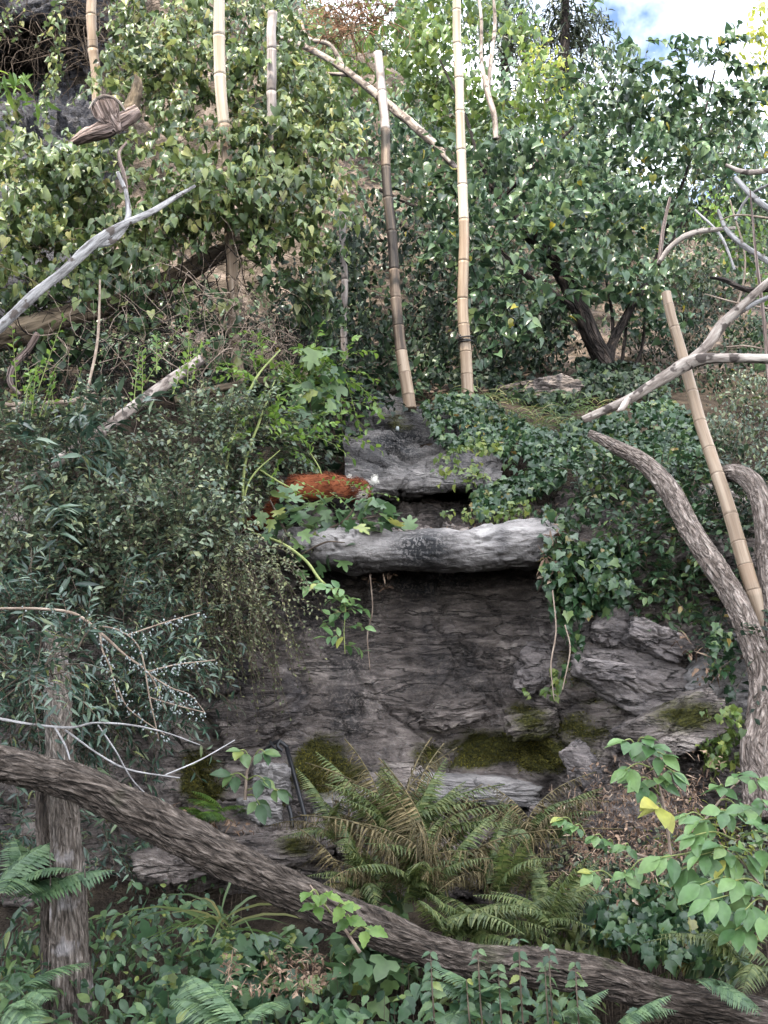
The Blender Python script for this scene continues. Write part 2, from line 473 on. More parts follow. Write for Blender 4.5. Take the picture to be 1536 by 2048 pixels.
L_LITTER = mat_leaf("dead_leaf", [(0, (.07, .042, .028)), (.5, (.17, .108, .07)), (.85, (.30, .205, .145)), (1, (.42, .32, .24))], .8, .1)
L_GRASS = mat_leaf("grass_blade", [(0, (.06, .10, .035)), (.6, (.11, .16, .06)), (1, (.28, .26, .12))], .5, .3)
L_CONIF = mat_leaf("conifer_needle", [(0, (.02, .035, .02)), (.5, (.045, .065, .035)), (1, (.10, .11, .07))], .5, .1)
L_YEL = mat_leaf("yellow_green_leaf", [(0, (.16, .21, .04)), (.5, (.28, .33, .07)), (1, (.42, .44, .12))], .5, .5)
L_MOSS = mat_leaf("moss_tuft", [(0, (.035, .034, .006)), (.5, (.085, .078, .014)), (1, (.16, .14, .03))], .9, .2)

TWIG = mat_bark("twig_brown", [(.35, (.05, .036, .026)), (.65, (.16, .12, .09))], 40, .3)
TWIG_PALE = mat_bark("dry_twig", [(.35, (.19, .135, .10)), (.65, (.42, .33, .26))], 40, .3)
STEM_GREEN = mat_bark("green_stem", [(.35, (.16, .20, .06)), (.65, (.32, .35, .13))], 30, .3, .6)
BARK_LOG = mat_bark("furrowed_grey_bark", [(.36, (.034, .026, .021)), (.46, (.078, .06, .048)), (.56, (.135, .107, .089)), (.68, (.24, .198, .168))], 80, .22, bump=1.0, crack=34, crack_st=.22, crack_f=.5, patch=(.05, .055, .025), pscale=3.5, plo=.6, phi=.75)
BARK_POST = mat_bark("peeling_grey_bark", [(.36, (.07, .056, .045)), (.46, (.15, .122, .10)), (.56, (.24, .20, .17)), (.68, (.36, .315, .275))], 90, .2, bump=1.0, patch=(.33, .30, .29), pscale=6.5, plo=.58, phi=.66, crack=32, crack_st=.2, crack_f=.5)
BARK_PINK = mat_bark("pinkish_cracked_bark", [(.36, (.17, .13, .108)), (.46, (.28, .222, .188)), (.56, (.38, .31, .268)), (.68, (.50, .42, .37))], 90, .25, bump=1.0, crack=34, crack_st=.3, crack_f=.6)
BARK_DARK = mat_bark("dark_rough_bark", [(.35, (.012, .009, .008)), (.5, (.035, .026, .022)), (.68, (.085, .066, .056))], 26, .13, bump=1.0, crack=16)
BARK_PALE = mat_bark("pale_flaking_bark", [(.36, (.16, .125, .105)), (.5, (.36, .30, .26)), (.66, (.56, .49, .43))], 26, .2, bump=.7, patch=(.10, .08, .07), pscale=13, plo=.56, phi=.62)
SILVER = mat_bark("silver_grey_wood", [(.36, (.14, .128, .125)), (.5, (.33, .315, .31)), (.66, (.50, .48, .475))], 40, .16, bump=.8, patch=(.11, .09, .08), pscale=11, plo=.57, phi=.63)
DRIFT = mat_bark("weathered_driftwood", [(.36, (.17, .12, .10)), (.5, (.34, .255, .225)), (.66, (.50, .40, .36))], 34, .1, bump=1.0, crack=16, crack_st=.06, crack_f=.8)
OLDWOOD = mat_bark("rotting_brown_wood", [(.36, (.04, .028, .018)), (.5, (.12, .09, .06)), (.66, (.25, .19, .13))], 22, .1, bump=1.0)
BAMBOO = mat_bark("tan_bamboo", [(.36, (.20, .14, .095)), (.5, (.30, .22, .155)), (.66, (.41, .32, .24))], 34, .03, .42, .12, patch=(.30, .20, .13), pscale=3.2, plo=.55, phi=.75)
BAMBOO_LIT = mat_bark("sunlit_bamboo", [(.36, (.36, .28, .20)), (.5, (.48, .40, .31)), (.66, (.57, .50, .41))], 34, .03, .42, .12, patch=(.42, .32, .22), pscale=3, plo=.6, phi=.8)  # paler colour stands in for sunlight on the upper internodes
BAMBOO_G = mat_bark("weathered_grey_bamboo", [(.36, (.20, .165, .15)), (.5, (.36, .31, .285)), (.66, (.48, .42, .385))], 34, .03, .6, .2, patch=(.10, .08, .07), pscale=4, plo=.5, phi=.7)
BAMBOO_S = mat_bark("sooty_bamboo", [(.36, (.016, .013, .012)), (.5, (.04, .033, .03)), (.66, (.11, .085, .066))], 30, .05, .6, .2)
BAMBOO_D = mat_bark("stained_brown_bamboo", [(.36, (.06, .045, .035)), (.5, (.14, .10, .075)), (.66, (.26, .20, .15))], 30, .05, .55, .2, patch=(.03, .025, .02), pscale=5, plo=.48, phi=.62)
NODE = mat_plain("bamboo_node", (.17, .125, .09), .6)
BLACK = mat_plain("black_plastic", (.012, .012, .014), .35, .5)
WHITE = mat_plain("white_berry", (.30, .33, .32), .45, .4)

# ------------------------------------------------------------------ leaf templates
def leaf_tpl(half, fold=.28, curl=.25, mid=.42):
    half = np.array(half, float)
    o = np.concatenate([half, (half * [-1, 1])[-2:0:-1]])
    V = np.concatenate([[[0, mid]], o])
    z = fold * np.abs(V[:, 0]) - curl * V[:, 1] ** 2
    V = np.stack([V[:, 0], V[:, 1], z], -1)
    n = len(o)
    i = np.arange(n)
    return V, np.stack([np.zeros(n, int), 1 + i, 1 + (i + 1) % n], -1)

T_HEART = leaf_tpl([(0, .04), (.26, -.06), (.43, .14), (.41, .4), (.22, .72), (0, 1)], .45, .5)
T_OVAL = leaf_tpl([(0, 0), (.20, .18), (.27, .45), (.18, .75), (0, 1)])
T_LANCE = leaf_tpl([(0, 0), (.11, .25), (.12, .55), (0, 1)], .35, .3)
T_SMALL = leaf_tpl([(0, 0), (.28, .5), (0, 1)], .3, .2)
T_IVY = leaf_tpl([(0, .03), (.22, -.08), (.40, .04), (.37, .22), (.48, .40), (.30, .50), (.17, .70), (0, 1)], .25, .3, .3)
T_FIG = leaf_tpl([(0, 0), (.28, -.03), (.48, .22), (.36, .32), (.22, .36), (.42, .62), (.33, .72), (.13, .60), (.12, .84), (0, 1)], .18, .2, .3)
T_MAPLE = leaf_tpl([(0, 0), (.3, -.08), (.55, .2), (.5, .45), (.25, .42), (.26, .72), (0, 1)], .2, .2, .3)
T_SERR = leaf_tpl([(0, 0), (.18, .1), (.3, .2), (.29, .32), (.37, .42), (.29, .52), (.3, .64), (.18, .72), (.14, .86), (0, 1)], .22, .3, .4)
T_SAPL = leaf_tpl([(0, 0), (.11, .1), (.24, .32), (.29, .52), (.2, .76), (.07, .93), (0, 1)], .22, .35, .45)
T_CURL = leaf_tpl([(0, 0), (.17, .15), (.3, .4), (.16, .62), (.2, .8), (0, 1)], .6, .7)
T_NEEDLE = leaf_tpl([(0, 0), (.06, .4), (0, 1)], .1, .3)

def basis(axis, nrm):
    axis = unit(axis)
    nrm = unit(nrm - axis * np.sum(axis * nrm, -1, keepdims=True))
    return np.cross(axis, nrm), axis, nrm

def cloud(pos, axis, nrm, size, tpl):
    TV, TF = tpl
    s, a, nn = basis(axis, nrm)
    V = pos[:, None] + size[:, None, None] * (TV[None, :, 0, None] * s[:, None] + TV[None, :, 1, None] * a[:, None] + TV[None, :, 2, None] * nn[:, None])
    F = TF[None] + (np.arange(len(pos)) * len(TV))[:, None, None]
    return V.reshape(-1, 3), F.reshape(-1, 3)

TPL_MESH = {}
def leaves(parent, pos, axis, nrm, size, tpl, mat, nparts=0, cell=26, name="leaf", mass="foliage"):
    """the best visible leaves become parts, the rest one joined mass"""
    keep = np.ones(len(pos), bool)
    nparts = int(nparts * .72) if nparts > 100 else nparts
    if nparts:
        u, v = to_px(pos)
        key = (np.floor(u / cell) * 10000 + np.floor(v / cell)).astype(np.int64)
        infr = (u > 0) & (u < 1536) & (v > 0) & (v < 2048)
        order = np.argsort(pos[:, 1] - size * .5)
        order = order[infr[order]]
        _, first = np.unique(key[order], return_index=True)
        pick = order[first]
        pick = rng.permutation(pick)[:nparts]
        if len(pick) < nparts:
            rest = np.setdiff1d(order, pick, assume_unique=False)
            pick = np.concatenate([pick, rng.permutation(rest)[:nparts - len(pick)]])
        keep[pick] = False
        k = (id(tpl[0]), mat.name)
        if k not in TPL_MESH:
            TPL_MESH[k] = new_mesh(name, tpl[0], [tpl[1]], mat, False)
        s, a, nn = basis(axis[pick], nrm[pick])
        loc0 = np.array(parent.location)
        for i, q in enumerate(pick):
            o = bpy.data.objects.new(name, TPL_MESH[k])
            COL.objects.link(o)
            o.parent = parent
            z = size[q]
            o.matrix_basis = Matrix([[s[i][r] * z, a[i][r] * z, nn[i][r] * z, pos[q][r] - loc0[r]] for r in range(3)] + [[0, 0, 0, 1]])
    if keep.sum():
        V, F = cloud(pos[keep], axis[keep], nrm[keep], size[keep], tpl)
        obj(mass, new_mesh(mass, V, [F], mat, False), parent, kind="stuff")

def prisms(A, B, ra, rb):
    """three sided sticks from A to B"""
    t = unit(B - A)
    h = np.where(np.abs(t[:, 2:3]) > .9, np.array([[1., 0, 0]]), np.array([[0, 0, 1.]]))
    n = unit(np.cross(t, h)); b = np.cross(t, n)
    Vs = []
    for q in range(3):
        a = q * 2.0944
        o = math.cos(a) * n + math.sin(a) * b
        Vs += [A + o * ra[:, None], B + o * rb[:, None]]
    V = np.stack(Vs, 1)
    f = np.array([[0, 2, 3, 1], [2, 4, 5, 3], [4, 0, 1, 5]])
    F = f[None] + (np.arange(len(A)) * 6)[:, None, None]
    return V.reshape(-1, 3), F.reshape(-1, 4)

def rdir(n):
    return unit(rng.normal(size=(n, 3)))

def clump_pts(clumps, per_m2, shell=.45):
    """points in the shells of ellipsoids (px, py, d, rx px, ry px, rdepth m); returns points and outward dirs"""
    Ps, U = [], []
    for c in clumps:
        px, py, d, rx, ry = c[:5]
        rd = c[5] if len(c) > 5 else .35
        k = c[6] if len(c) > 6 else 1.0
        rad = np.array([M(rx, d), rd, M(ry, d)])
        n = int(per_m2 * k * rad[0] * rad[2] * math.pi * 1.25)
        u = rdir(n)
        f = 1 - shell * rng.random(n) ** 1.4
        wob = 1 + .28 * vnoise(u * 2.3 + px * .01)
        pp = P(px, py, d) + u * rad * (f * wob)[:, None]
        fr = 2.8 if d < 9 else 1.8
        ok = fbm(pp * fr + 5, 2) > -.26 - .32 * rng.random(n) + .16
        Ps.append(pp[ok])
        U.append(unit(u / rad)[ok])
    return np.concatenate(Ps), np.concatenate(U)

def hang_frames(U, lean=.8, droop=1.0, rnd=.5):
    n = len(U)
    nr = unit(U + lean * np.array([0, -.45, .8]) + rnd * rng.normal(size=(n, 3)))
    ax = np.array([0, -.25, -1.0]) * droop + .75 * rng.normal(size=(n, 3))
    return ax, nr

def shoot_frames(p0, dr, L, k, droop=.3, spread=.9, stem_r=.003, flat=.6):
    """leafy shoots: leaves set alternately along bending stems"""
    n = len(p0)
    dr = unit(dr)
    t = (np.arange(k) + .6) / k
    tt = np.linspace(0, 1, 4)
    def at(t):
        return p0[:, None] + dr[:, None] * (L[:, None] * t)[..., None] + np.array([0, 0, -1.]) * (droop * L[:, None] * t ** 2)[..., None]
    pos = at(t[None].repeat(n, 0))
    tan = unit(dr[:, None] + np.array([0, 0, -1.]) * (2 * droop * t)[None, :, None])
    side = unit(np.cross(tan, np.array([0, 0, 1.]) + .5 * rng.normal(size=(n, 1, 3))))
    sg = np.where(np.arange(k) % 2, 1., -1.)[None, :, None]
    ax = unit(tan * .7 + side * sg * spread + .25 * rng.normal(size=(n, k, 3)))
    nr = unit(flat * np.array([0, -.25, 1.]) + np.cross(side, tan) * .5 + .4 * rng.normal(size=(n, k, 3)))
    q = at(tt[None].repeat(n, 0))
    A, B = q[:, :-1].reshape(-1, 3), q[:, 1:].reshape(-1, 3)
    r = np.tile(np.array([1, .75, .5, .3]), n).reshape(n, 4) * stem_r
    return pos.reshape(-1, 3), ax.reshape(-1, 3), nr.reshape(-1, 3), (A, B, r[:, :-1].ravel(), r[:, 1:].ravel())

def stems(parent, sd, mat, name="stems", kind="stuff"):
    V, F = prisms(*sd)
    me = new_mesh(name, V, [F], mat, True, {"tc": V})
    return obj(name, me, parent, kind=kind)

def hang_plant(name, label, cat, clumps, per_m2_, tpl, mat, size, nparts=0, group=None, shell=.45, twigs=TWIG, ntw=60, sprays=0, **kw):
    p, U = clump_pts(clumps, per_m2_ * 2.0, shell)
    ax, nr = hang_frames(U, **kw)
    sz = size * rng.uniform(.45, 1.25, len(p))
    c0 = clumps[0]
    lo = p[np.argmin(p[:, 2])]
    r_ = root(name, (lo[0], lo[1] + .05, lo[2]), label, cat, group)
    leaves(r_, p, ax, nr, sz, tpl, mat, nparts)
    if sprays:
        q, U2 = clump_pts(clumps, sprays, .35)
        d = unit(U2 * [1, 1, .5] + [0, -.3, .1] + .5 * rng.normal(size=q.shape))
        pos, ax2, nr2, sd = shoot_frames(q - d * .05, d, rng.uniform(.2, .55, len(q)), 9, .55, stem_r=.003, flat=.5)
        leaves(r_, pos, ax2 + [0, -.1, -.5], nr2, size * rng.uniform(.45, 1.05, len(pos)), tpl, mat, 0, mass="spray")
        stems(r_, sd, TWIG_PALE)
    if ntw:
        q, U2 = clump_pts(clumps, ntw, .7)
        d = unit(U2 + rng.normal(size=q.shape) * .8)
        L = rng.uniform(.12, .4, len(q))
        _, _, _, sd = shoot_frames(q - d * .1, d, L, 2, .25, stem_r=.0035)
        stems(r_, sd, twigs, "twigs")
    return r_

def shoot_plant(name, label, cat, clumps, per_m2, tpl, mat, size, L=(.2, .5), k=9, droop=.3, nparts=0, up=.5, twig=TWIG, group=None, shell=.7, bias=(0, 0, 0), stem_r=.003, spread=.9):
    p, U = clump_pts(clumps, per_m2 * 1.35, shell)
    d = unit(U + np.array([0, 0, up]) + np.array(bias) + .45 * rng.normal(size=p.shape))
    Ls = rng.uniform(*L, len(p))
    pos, ax, nr, sd = shoot_frames(p, d, Ls, k, droop, stem_r=stem_r, spread=spread)
    sz = size * rng.uniform(.6, 1.25, len(pos))
    lo = p[np.argmin(p[:, 2])]
    r_ = root(name, lo, label, cat, group)
    leaves(r_, pos, ax, nr, sz, tpl, mat, nparts)
    stems(r_, sd, twig, "stems")
    return r_

def stick(name, pts, radii, mat, label=None, cat=None, parent=None, rings=40, seg=12, disp=None, wob=0, group=None):
    C = px_path(pts)
    rad = [M(w / 2, p[2]) for w, p in zip(radii, pts)]
    g = Geo(); g.add(*tube(C, rad, rings, seg, disp, True, wob))
    return obj(name, g.mesh(name, mat), parent, label=label, cat=cat, group=group), C

# ------------------------------------------------------------------ setting: ground and hillside as one sheet
def hill(x, y):
    x = np.asarray(x, float); y = np.asarray(y, float)
    yc = 7.15 - .85 * sstep(.9, 1.7, x) - .75 * sstep(-.5, -1.4, x)
    lowz = np.interp(y, [-80, 0, 3, 4.2, 5, 6, 7, 9], [-1.5, -.3, -.1, .06, .36, .72, .85, .9])
    lowz = lowz + .35 * sstep(1.2, 2.2, x) * sstep(4.3, 5.6, y)
    ys = np.interp(y, [5, 7, 7.6, 8.5, 10, 12, 16, 22, 40, 120], [1.9, 2.38, 2.85, 3.66, 4.2, 5.6, 9.2, 13.2, 22, 40])
    ys = ys + .25 * sstep(-1, -3, x) * sstep(7, 9, y)
    far = sstep(10.5, 17, y)
    ys = ys * (1 - far * .16 * sstep(1.5, 7, x)) + far * 3.0 * sstep(-.5, -5, x) + far * 2.2 * sstep(2.5, -1, x)
    t = sstep(yc - .05, yc + .3, y)
    return lowz * (1 - t) + ys * t

nx, ny = 190, 300
yy = np.concatenate([np.linspace(-60, 2, 20), np.linspace(2.2, 12, 190), np.linspace(12.2, 100, 90)])
xs = np.linspace(-1, 1, nx); xx = np.sign(xs) * (np.abs(xs) * 5 + 55 * np.abs(xs) ** 4)
X, Y = np.meshgrid(xx, yy)
Z = hill(X, Y)
nz = np.stack([X, Y, Z], -1)
Z = Z + .10 * fbm(nz * .9, 4) * sstep(2, 4, Y) + .03 * fbm(nz * 5, 3)
V = np.stack([X, Y, Z], -1).reshape(-1, 3)
gm = new_mesh("ground", V, grid_mesh(V, nx, len(yy)), SOIL)
gm.materials.append(HILL)
fi = (V.reshape(len(yy), nx, 3)[:-1, :-1, 1] > 10.2).ravel().astype(np.int32)
gm.polygons.foreach_set("material_index", fi)
obj("ground", gm, kind="structure", label="dark soil and tan earth slope rising behind the rocks")

def ground_z(x, y):
    return float(hill(x, y))

# ------------------------------------------------------------------ rocks
def grid_rock(name, ctrl, nu, nv, mat, amp=.05, strata=.02, tilt=.25, sfreq=9, seed=0, masks=None, block=.03, blockmask=None, **kw):
    """ctrl: rows x columns of world points; smooth surface + layered relief along its normal"""
    C = np.asarray(ctrl, float)
    S1 = catmull(C, nv)
    S2 = catmull(np.swapaxes(S1, 0, 1), nu)
    G = np.swapaxes(S2, 0, 1)
    du = np.gradient(G, axis=1); dv = np.gradient(G, axis=0)
    N = unit(np.cross(du, dv))
    N[np.sum(N * np.array([0, -1, .4]), -1) < 0] *= -1 if False else 1
    if np.mean(N[..., 1]) > 0: N = -N
    q = G + seed * 3.7
    lay = q[..., 2] + tilt * q[..., 0] + .06 * fbm(q * 1.7, 3)
    f = lay * sfreq + .5 * fbm(q * [2.5, 2.5, 2.5] + 5, 3)
    saw = f - np.floor(f)
    step = _h(np.floor(f).astype(np.int64), np.floor(q[..., 0] * 1.6 + .8 * fbm(q * .9, 2)).astype(np.int64), np.zeros_like(saw, np.int64))
    gate = sstep(-.25, .35, fbm(q * 1.3 + 40, 3))
    f2 = lay * sfreq * 3.1 + .8 * fbm(q * 4 + 11, 3)
    saw2 = f2 - np.floor(f2)
    st2 = _h(np.floor(f2).astype(np.int64), np.floor(q[..., 0] * 4.2 + fbm(q * 3, 2)).astype(np.int64), np.ones_like(saw, np.int64))
    g2 = sstep(-.1, .4, fbm(q * 2.1 + 90, 3))
    rel = strata * gate * (saw ** 4 * 1.2 + 1.1 * step) + strata * .45 * g2 * (saw2 ** 3 + .9 * st2) + amp * fbm(q * 1.5 + 20, 6, .55)
    fin = fbm(np.stack([q[..., 0] * 7, q[..., 1] * 7, lay * 26], -1), 3)
    rel = rel + .016 * fin * (0.35 + gate)
    cr = 1 - np.abs(fbm(np.stack([q[..., 0] * 1.3 + lay, q[..., 1] * 1.3, lay * 2.0], -1) + 70, 3))
    rel = rel - .05 * sstep(.93, .995, cr)
    wq = q + .12 * np.stack([fbm(q * 2.2 + w_, 3) for w_ in (3, 33, 63)], -1)
    tl = wq @ np.array([[1, 0, tilt], [0, 1, 0], [0, 0, 1.0]])
    b1, j1 = blocks(tl * [2.0, 2.0, 4.2]); b2, j2 = blocks(tl * [5.5, 5.5, 12] + 9)
    gb = sstep(-.35, .25, fbm(q * 1.1 + 140, 3)) if blockmask is None else blockmask(*to_px(G))
    rel = rel + block * gb * (b1 * 1.0 - .5 * j1 + .38 * b2 - .22 * j2)
    G = G + N * rel[..., None]
    at = {}
    px, py = to_px(G)
    for k in ("moss", "stain_shade"):
        a = np.zeros(G.shape[:2])
        for (cx, cy, rx, ry, w) in (masks or {}).get(k, []):
            ce = np.exp(-(((px - cx) / rx) ** 2 + ((py - cy) / ry) ** 2))
            a = np.maximum(a, w * ce)
        at[k] = (a * (1 + .55 * fbm(q * [5, 5, 9] + 3, 4))).ravel()
    V = G.reshape(-1, 3)
    o = obj(name, new_mesh(name, V, grid_mesh(V, nu, nv), mat, True, at), **kw)
    return o, G, N

cols = [-260, 60, 300, 430, 560, 680, 850, 1000, 1080, 1150, 1260, 1390, 1500, 1700, 2100, 2600]
# rows from the foot of the shelf up to the terrace behind the ledge: (py, d) per column group
rowsL = [(1900, 5.5), (1760, 5.55), (1680, 5.7), (1640, 5.95), (1590, 6.0), (1540, 6.1), (1480, 6.2), (1400, 6.25), (1300, 6.3), (1210, 6.45), (1150, 6.5), (1090, 6.55), (1065, 6.8), (1035, 7.1), (985, 7.4)]
rowsM = [(1900, 5.5), (1755, 5.5), (1665, 5.6), (1640, 5.95), (1590, 6.1), (1545, 6.15), (1510, 6.4), (1410, 6.5), (1290, 6.62), (1200, 6.78), (1150, 6.72), (1085, 6.5), (1062, 6.75), (1030, 7.1), (985, 7.4)]
rowsR = [(1860, 5.4), (1740, 5.45), (1660, 5.5), (1610, 5.6), (1560, 5.7), (1510, 5.8), (1470, 5.85), (1400, 5.95), (1320, 6.0), (1240, 6.15), (1170, 6.2), (1110, 6.25), (1060, 6.5), (1020, 6.8), (970, 7.1)]
ctrl = []
for r in range(len(rowsM)):
    row = []
    for c in cols:
        wl_ = float(sstep(700, 480, c)); wr_ = float(sstep(1000, 1210, c))
        a = np.array(rowsM[r]) * (1 - wl_) * (1 - wr_) + np.array(rowsL[r]) * wl_ + np.array(rowsR[r]) * wr_
        row.append(P(c, a[0], a[1]))
    ctrl.append(row)
moss_m = [(650, 1535, 75, 70, 1.0), (930, 1500, 120, 45, 1.05), (1080, 1500, 110, 45, 1.0), (1060, 1440, 60, 40, .75), (400, 1560, 60, 70, .8), (430, 1440, 70, 50, .62), (1190, 1440, 90, 60, .62), (1150, 1340, 50, 60, .55), (590, 1690, 60, 40, .7), (1390, 1430, 90, 50, .7), (1120, 1620, 60, 30, .7), (550, 1600, 30, 25, .7)]
stain_shade_m = [(860, 1150, 260, 45, .75), (640, 1230, 120, 90, .5), (700, 1400, 60, 160, .45), (900, 1360, 120, 60, .3)]  # first entry paints shade under the overhang along with real staining
rf, RG, RN = grid_rock("rock_face", ctrl, 640, 460, ROCK, .06, .035, .22, 6.5, 0, {"moss": moss_m, "stain_shade": stain_shade_m}, .05,
    lambda x, y: np.clip(.45 + sstep(650, 560, x) + sstep(1000, 1090, x) + .9 * np.exp(-(((x - 900) / 130) ** 2 + ((y - 1420) / 60) ** 2)) + .5 * np.exp(-(((x - 930) / 120) ** 2 + ((y - 1290) / 50) ** 2)) + sstep(1620, 1680, y), 0, 1), kind="structure", label="grey layered rock face with mossy bench below the overhang")

# overhanging log-shaped ledge
def ledge_disp(tc, r):
    q = tc / .13
    return .13 * fbm(q * .6, 4) + .06 * fbm(q * [2.2, 2.2, .8] + 4, 5) + .035 * fbm(q * [7, 7, 2], 3) - .10 * sstep(.93, .99, 1 - np.abs(fbm(q * [1.2, 1.2, .5] + 60, 2)))
lp = [(560, 1085, 6.55), (620, 1100, 6.35), (700, 1100, 6.25), (800, 1105, 6.2), (900, 1103, 6.2), (1000, 1098, 6.22), (1060, 1092, 6.28), (1110, 1090, 6.45), (1150, 1085, 6.6)]
C = px_path(lp)
Vt, Ft, Tt = tube(C, [.10, .135, .15, .125, .128, .148, .152, .13, .08], 220, 72, ledge_disp)
Cm = C.mean(0)
# press into a slab: flat underside, depth greater than height
Vt2 = Vt.copy()
cz = np.interp(Vt[:, 0], C[:, 0], C[:, 2]); cy = np.interp(Vt[:, 0], C[:, 0], C[:, 1])
Vt2[:, 1] = cy + (Vt[:, 1] - cy) * 1.7 + .05
dz = Vt[:, 2] - cz
Vt2[:, 2] = cz + np.where(dz < 0, dz * .82, dz)
px_, py_ = to_px(Vt2)
stain_shade = .95 * np.exp(-(((px_ - 845) / 58) ** 2 + ((py_ - 1098) / 40) ** 2)) + .5 * np.exp(-(((px_ - 700) / 60) ** 2 + ((py_ - 1135) / 16) ** 2))
led = obj("rock_ledge", new_mesh("rock_ledge", Vt2, Ft, ROCK_PALE, True, {"tc": Tt, "stain_shade": stain_shade, "moss": np.zeros(len(Vt2))}),
          label="pale grey log shaped rock ledge with black staining overhanging the rock face", cat="rock")

# upper stepped slab with recess under its lip
uc = [690, 735, 790, 850, 910, 962, 1000]
ur = [[(800, 8.7), (860, 8.1), (905, 7.55), (935, 7.2), (950, 7.02), (968, 6.98), (985, 7.05), (990, 7.35), (985, 7.7)],
      [(785, 8.7), (850, 8.2), (900, 7.5), (945, 7.1), (965, 6.9), (980, 6.88), (992, 6.98), (994, 7.3), (988, 7.7)],
      [(800, 8.7), (850, 8.1), (895, 7.85), (938, 7.4), (952, 6.95), (972, 6.88), (988, 6.95), (992, 7.3), (986, 7.7)],
      [(812, 8.6), (852, 8.2), (900, 7.8), (940, 7.35), (956, 6.98), (975, 6.9), (992, 7.0), (992, 7.3), (986, 7.7)],
      [(830, 8.4), (870, 8.0), (905, 7.6), (935, 7.15), (948, 6.92), (968, 6.85), (988, 6.95), (990, 7.3), (985, 7.7)],
      [(850, 8.2), (890, 7.9), (920, 7.5), (945, 7.15), (958, 7.0), (972, 6.95), (985, 7.05), (988, 7.3), (984, 7.7)],
      [(860, 8.1), (900, 7.8), (930, 7.5), (950, 7.3), (960, 7.2), (972, 7.2), (982, 7.25), (985, 7.5), (984, 7.7)]]
uctrl = [[P(uc[c], *ur[c][r]) for c in range(7)] for r in range(9)]
grid_rock("stepped_slab", uctrl, 240, 260, ROCK_DARK, .035, .028, .15, 9, 3, {"moss": [(800, 840, 60, 30, .45)], "stain_shade": [(800, 885, 60, 40, .8), (770, 940, 30, 20, .3)]},  # shade in the hollow painted as a dark patch
          label="stepped grey rock slab with hollowed top above the pale ledge", cat="rock")

def boulder(name, label, c, rx, ry, rz, mat, seed=0, rot=0, tilt=0, amp=.2, strata=.05, masks=None, flatten=None, group=None, slabby=False, facets=12):
    n1, n2 = 120, 80
    if max(rx, ry, rz) < .03: n1, n2 = 16, 10
    th = np.linspace(0, 2 * math.pi, n1, endpoint=False); ph = np.linspace(0, math.pi, n2)
    T, Ph = np.meshgrid(th, ph)
    U = np.stack([np.cos(T) * np.sin(Ph), np.sin(T) * np.sin(Ph), np.cos(Ph)], -1)
    if slabby:
        U = np.sign(U) * np.abs(U) ** .55
        U = U / np.max(np.abs(U), -1, keepdims=True) * .55 + U * .45
    q = U * 1.2 + seed * 5.1
    ff = U[..., 2] * rz * 22 + .7 * fbm(q * 1.6, 3)
    stp = _h(np.floor(ff).astype(np.int64), np.floor(U[..., 0] * 2.2 + fbm(q, 2)).astype(np.int64), np.full(ff.shape, seed, np.int64))
    if facets:
        rg = np.random.default_rng(seed + 500)
        pn = np.concatenate([np.eye(3), -np.eye(3), unit(rg.normal(size=(facets, 3)))])
        pd = np.concatenate([rg.uniform(.72, .95, 6), rg.uniform(.78, 1.05, facets)])
        U0 = np.stack([np.cos(T) * np.sin(Ph), np.sin(T) * np.sin(Ph), np.cos(Ph)], -1)
        U = U0 * np.min(pd / np.maximum(U0 @ pn.T, .05), -1)[..., None]
        L3 = U * np.array([rx, ry, rz]) + seed * 3.3
        b1, j1 = blocks(L3 * [4.5, 4.5, 11] + .3 * fbm(L3 * 6, 2)[..., None]); b2, j2 = blocks(L3 * [13, 13, 34] + 5)
        U = U * (1 + .5 * strata * (1.6 * b1 - .6 * j1 + .6 * b2 - .3 * j2))[..., None]
        amp, strata = amp * .35, strata * .25
    r = 1 + amp * fbm(q * 1.3, 5, .55) + strata * (1.5 * stp + .45 * np.abs(fbm(q * [2, 2, 9], 3))) + .03 * fbm(q * [8, 8, 14], 4) - .14 * sstep(.9, .99, 1 - np.abs(fbm(q * 1.1 + 33, 2)))
    V = U * r[..., None] * np.array([rx, ry, rz])
    V = V.reshape(-1, 3)
    Rm = np.array((Matrix.Rotation(rot, 3, 'Z') @ Matrix.Rotation(tilt, 3, 'Y')))
    V = V @ Rm.T + np.array(c)
    i, j = np.meshgrid(np.arange(n2 - 1), np.arange(n1), indexing='ij')
    a, b = i * n1 + j, i * n1 + (j + 1) % n1
    F = [np.stack([a, a + n1, b + n1, b], -1).reshape(-1, 4)]
    px, py = to_px(V)
    at = {"stain_shade": np.zeros(len(V)), "moss": np.zeros(len(V)), "tc": V}
    for (cx, cy, rx_, ry_, w) in (masks or []):
        at["moss"] = np.maximum(at["moss"], w * np.exp(-(((px - cx) / rx_) ** 2 + ((py - cy) / ry_) ** 2)))
    return obj(name, new_mesh(name, V, F, mat, True, at), label=label, cat="rock", group=group)

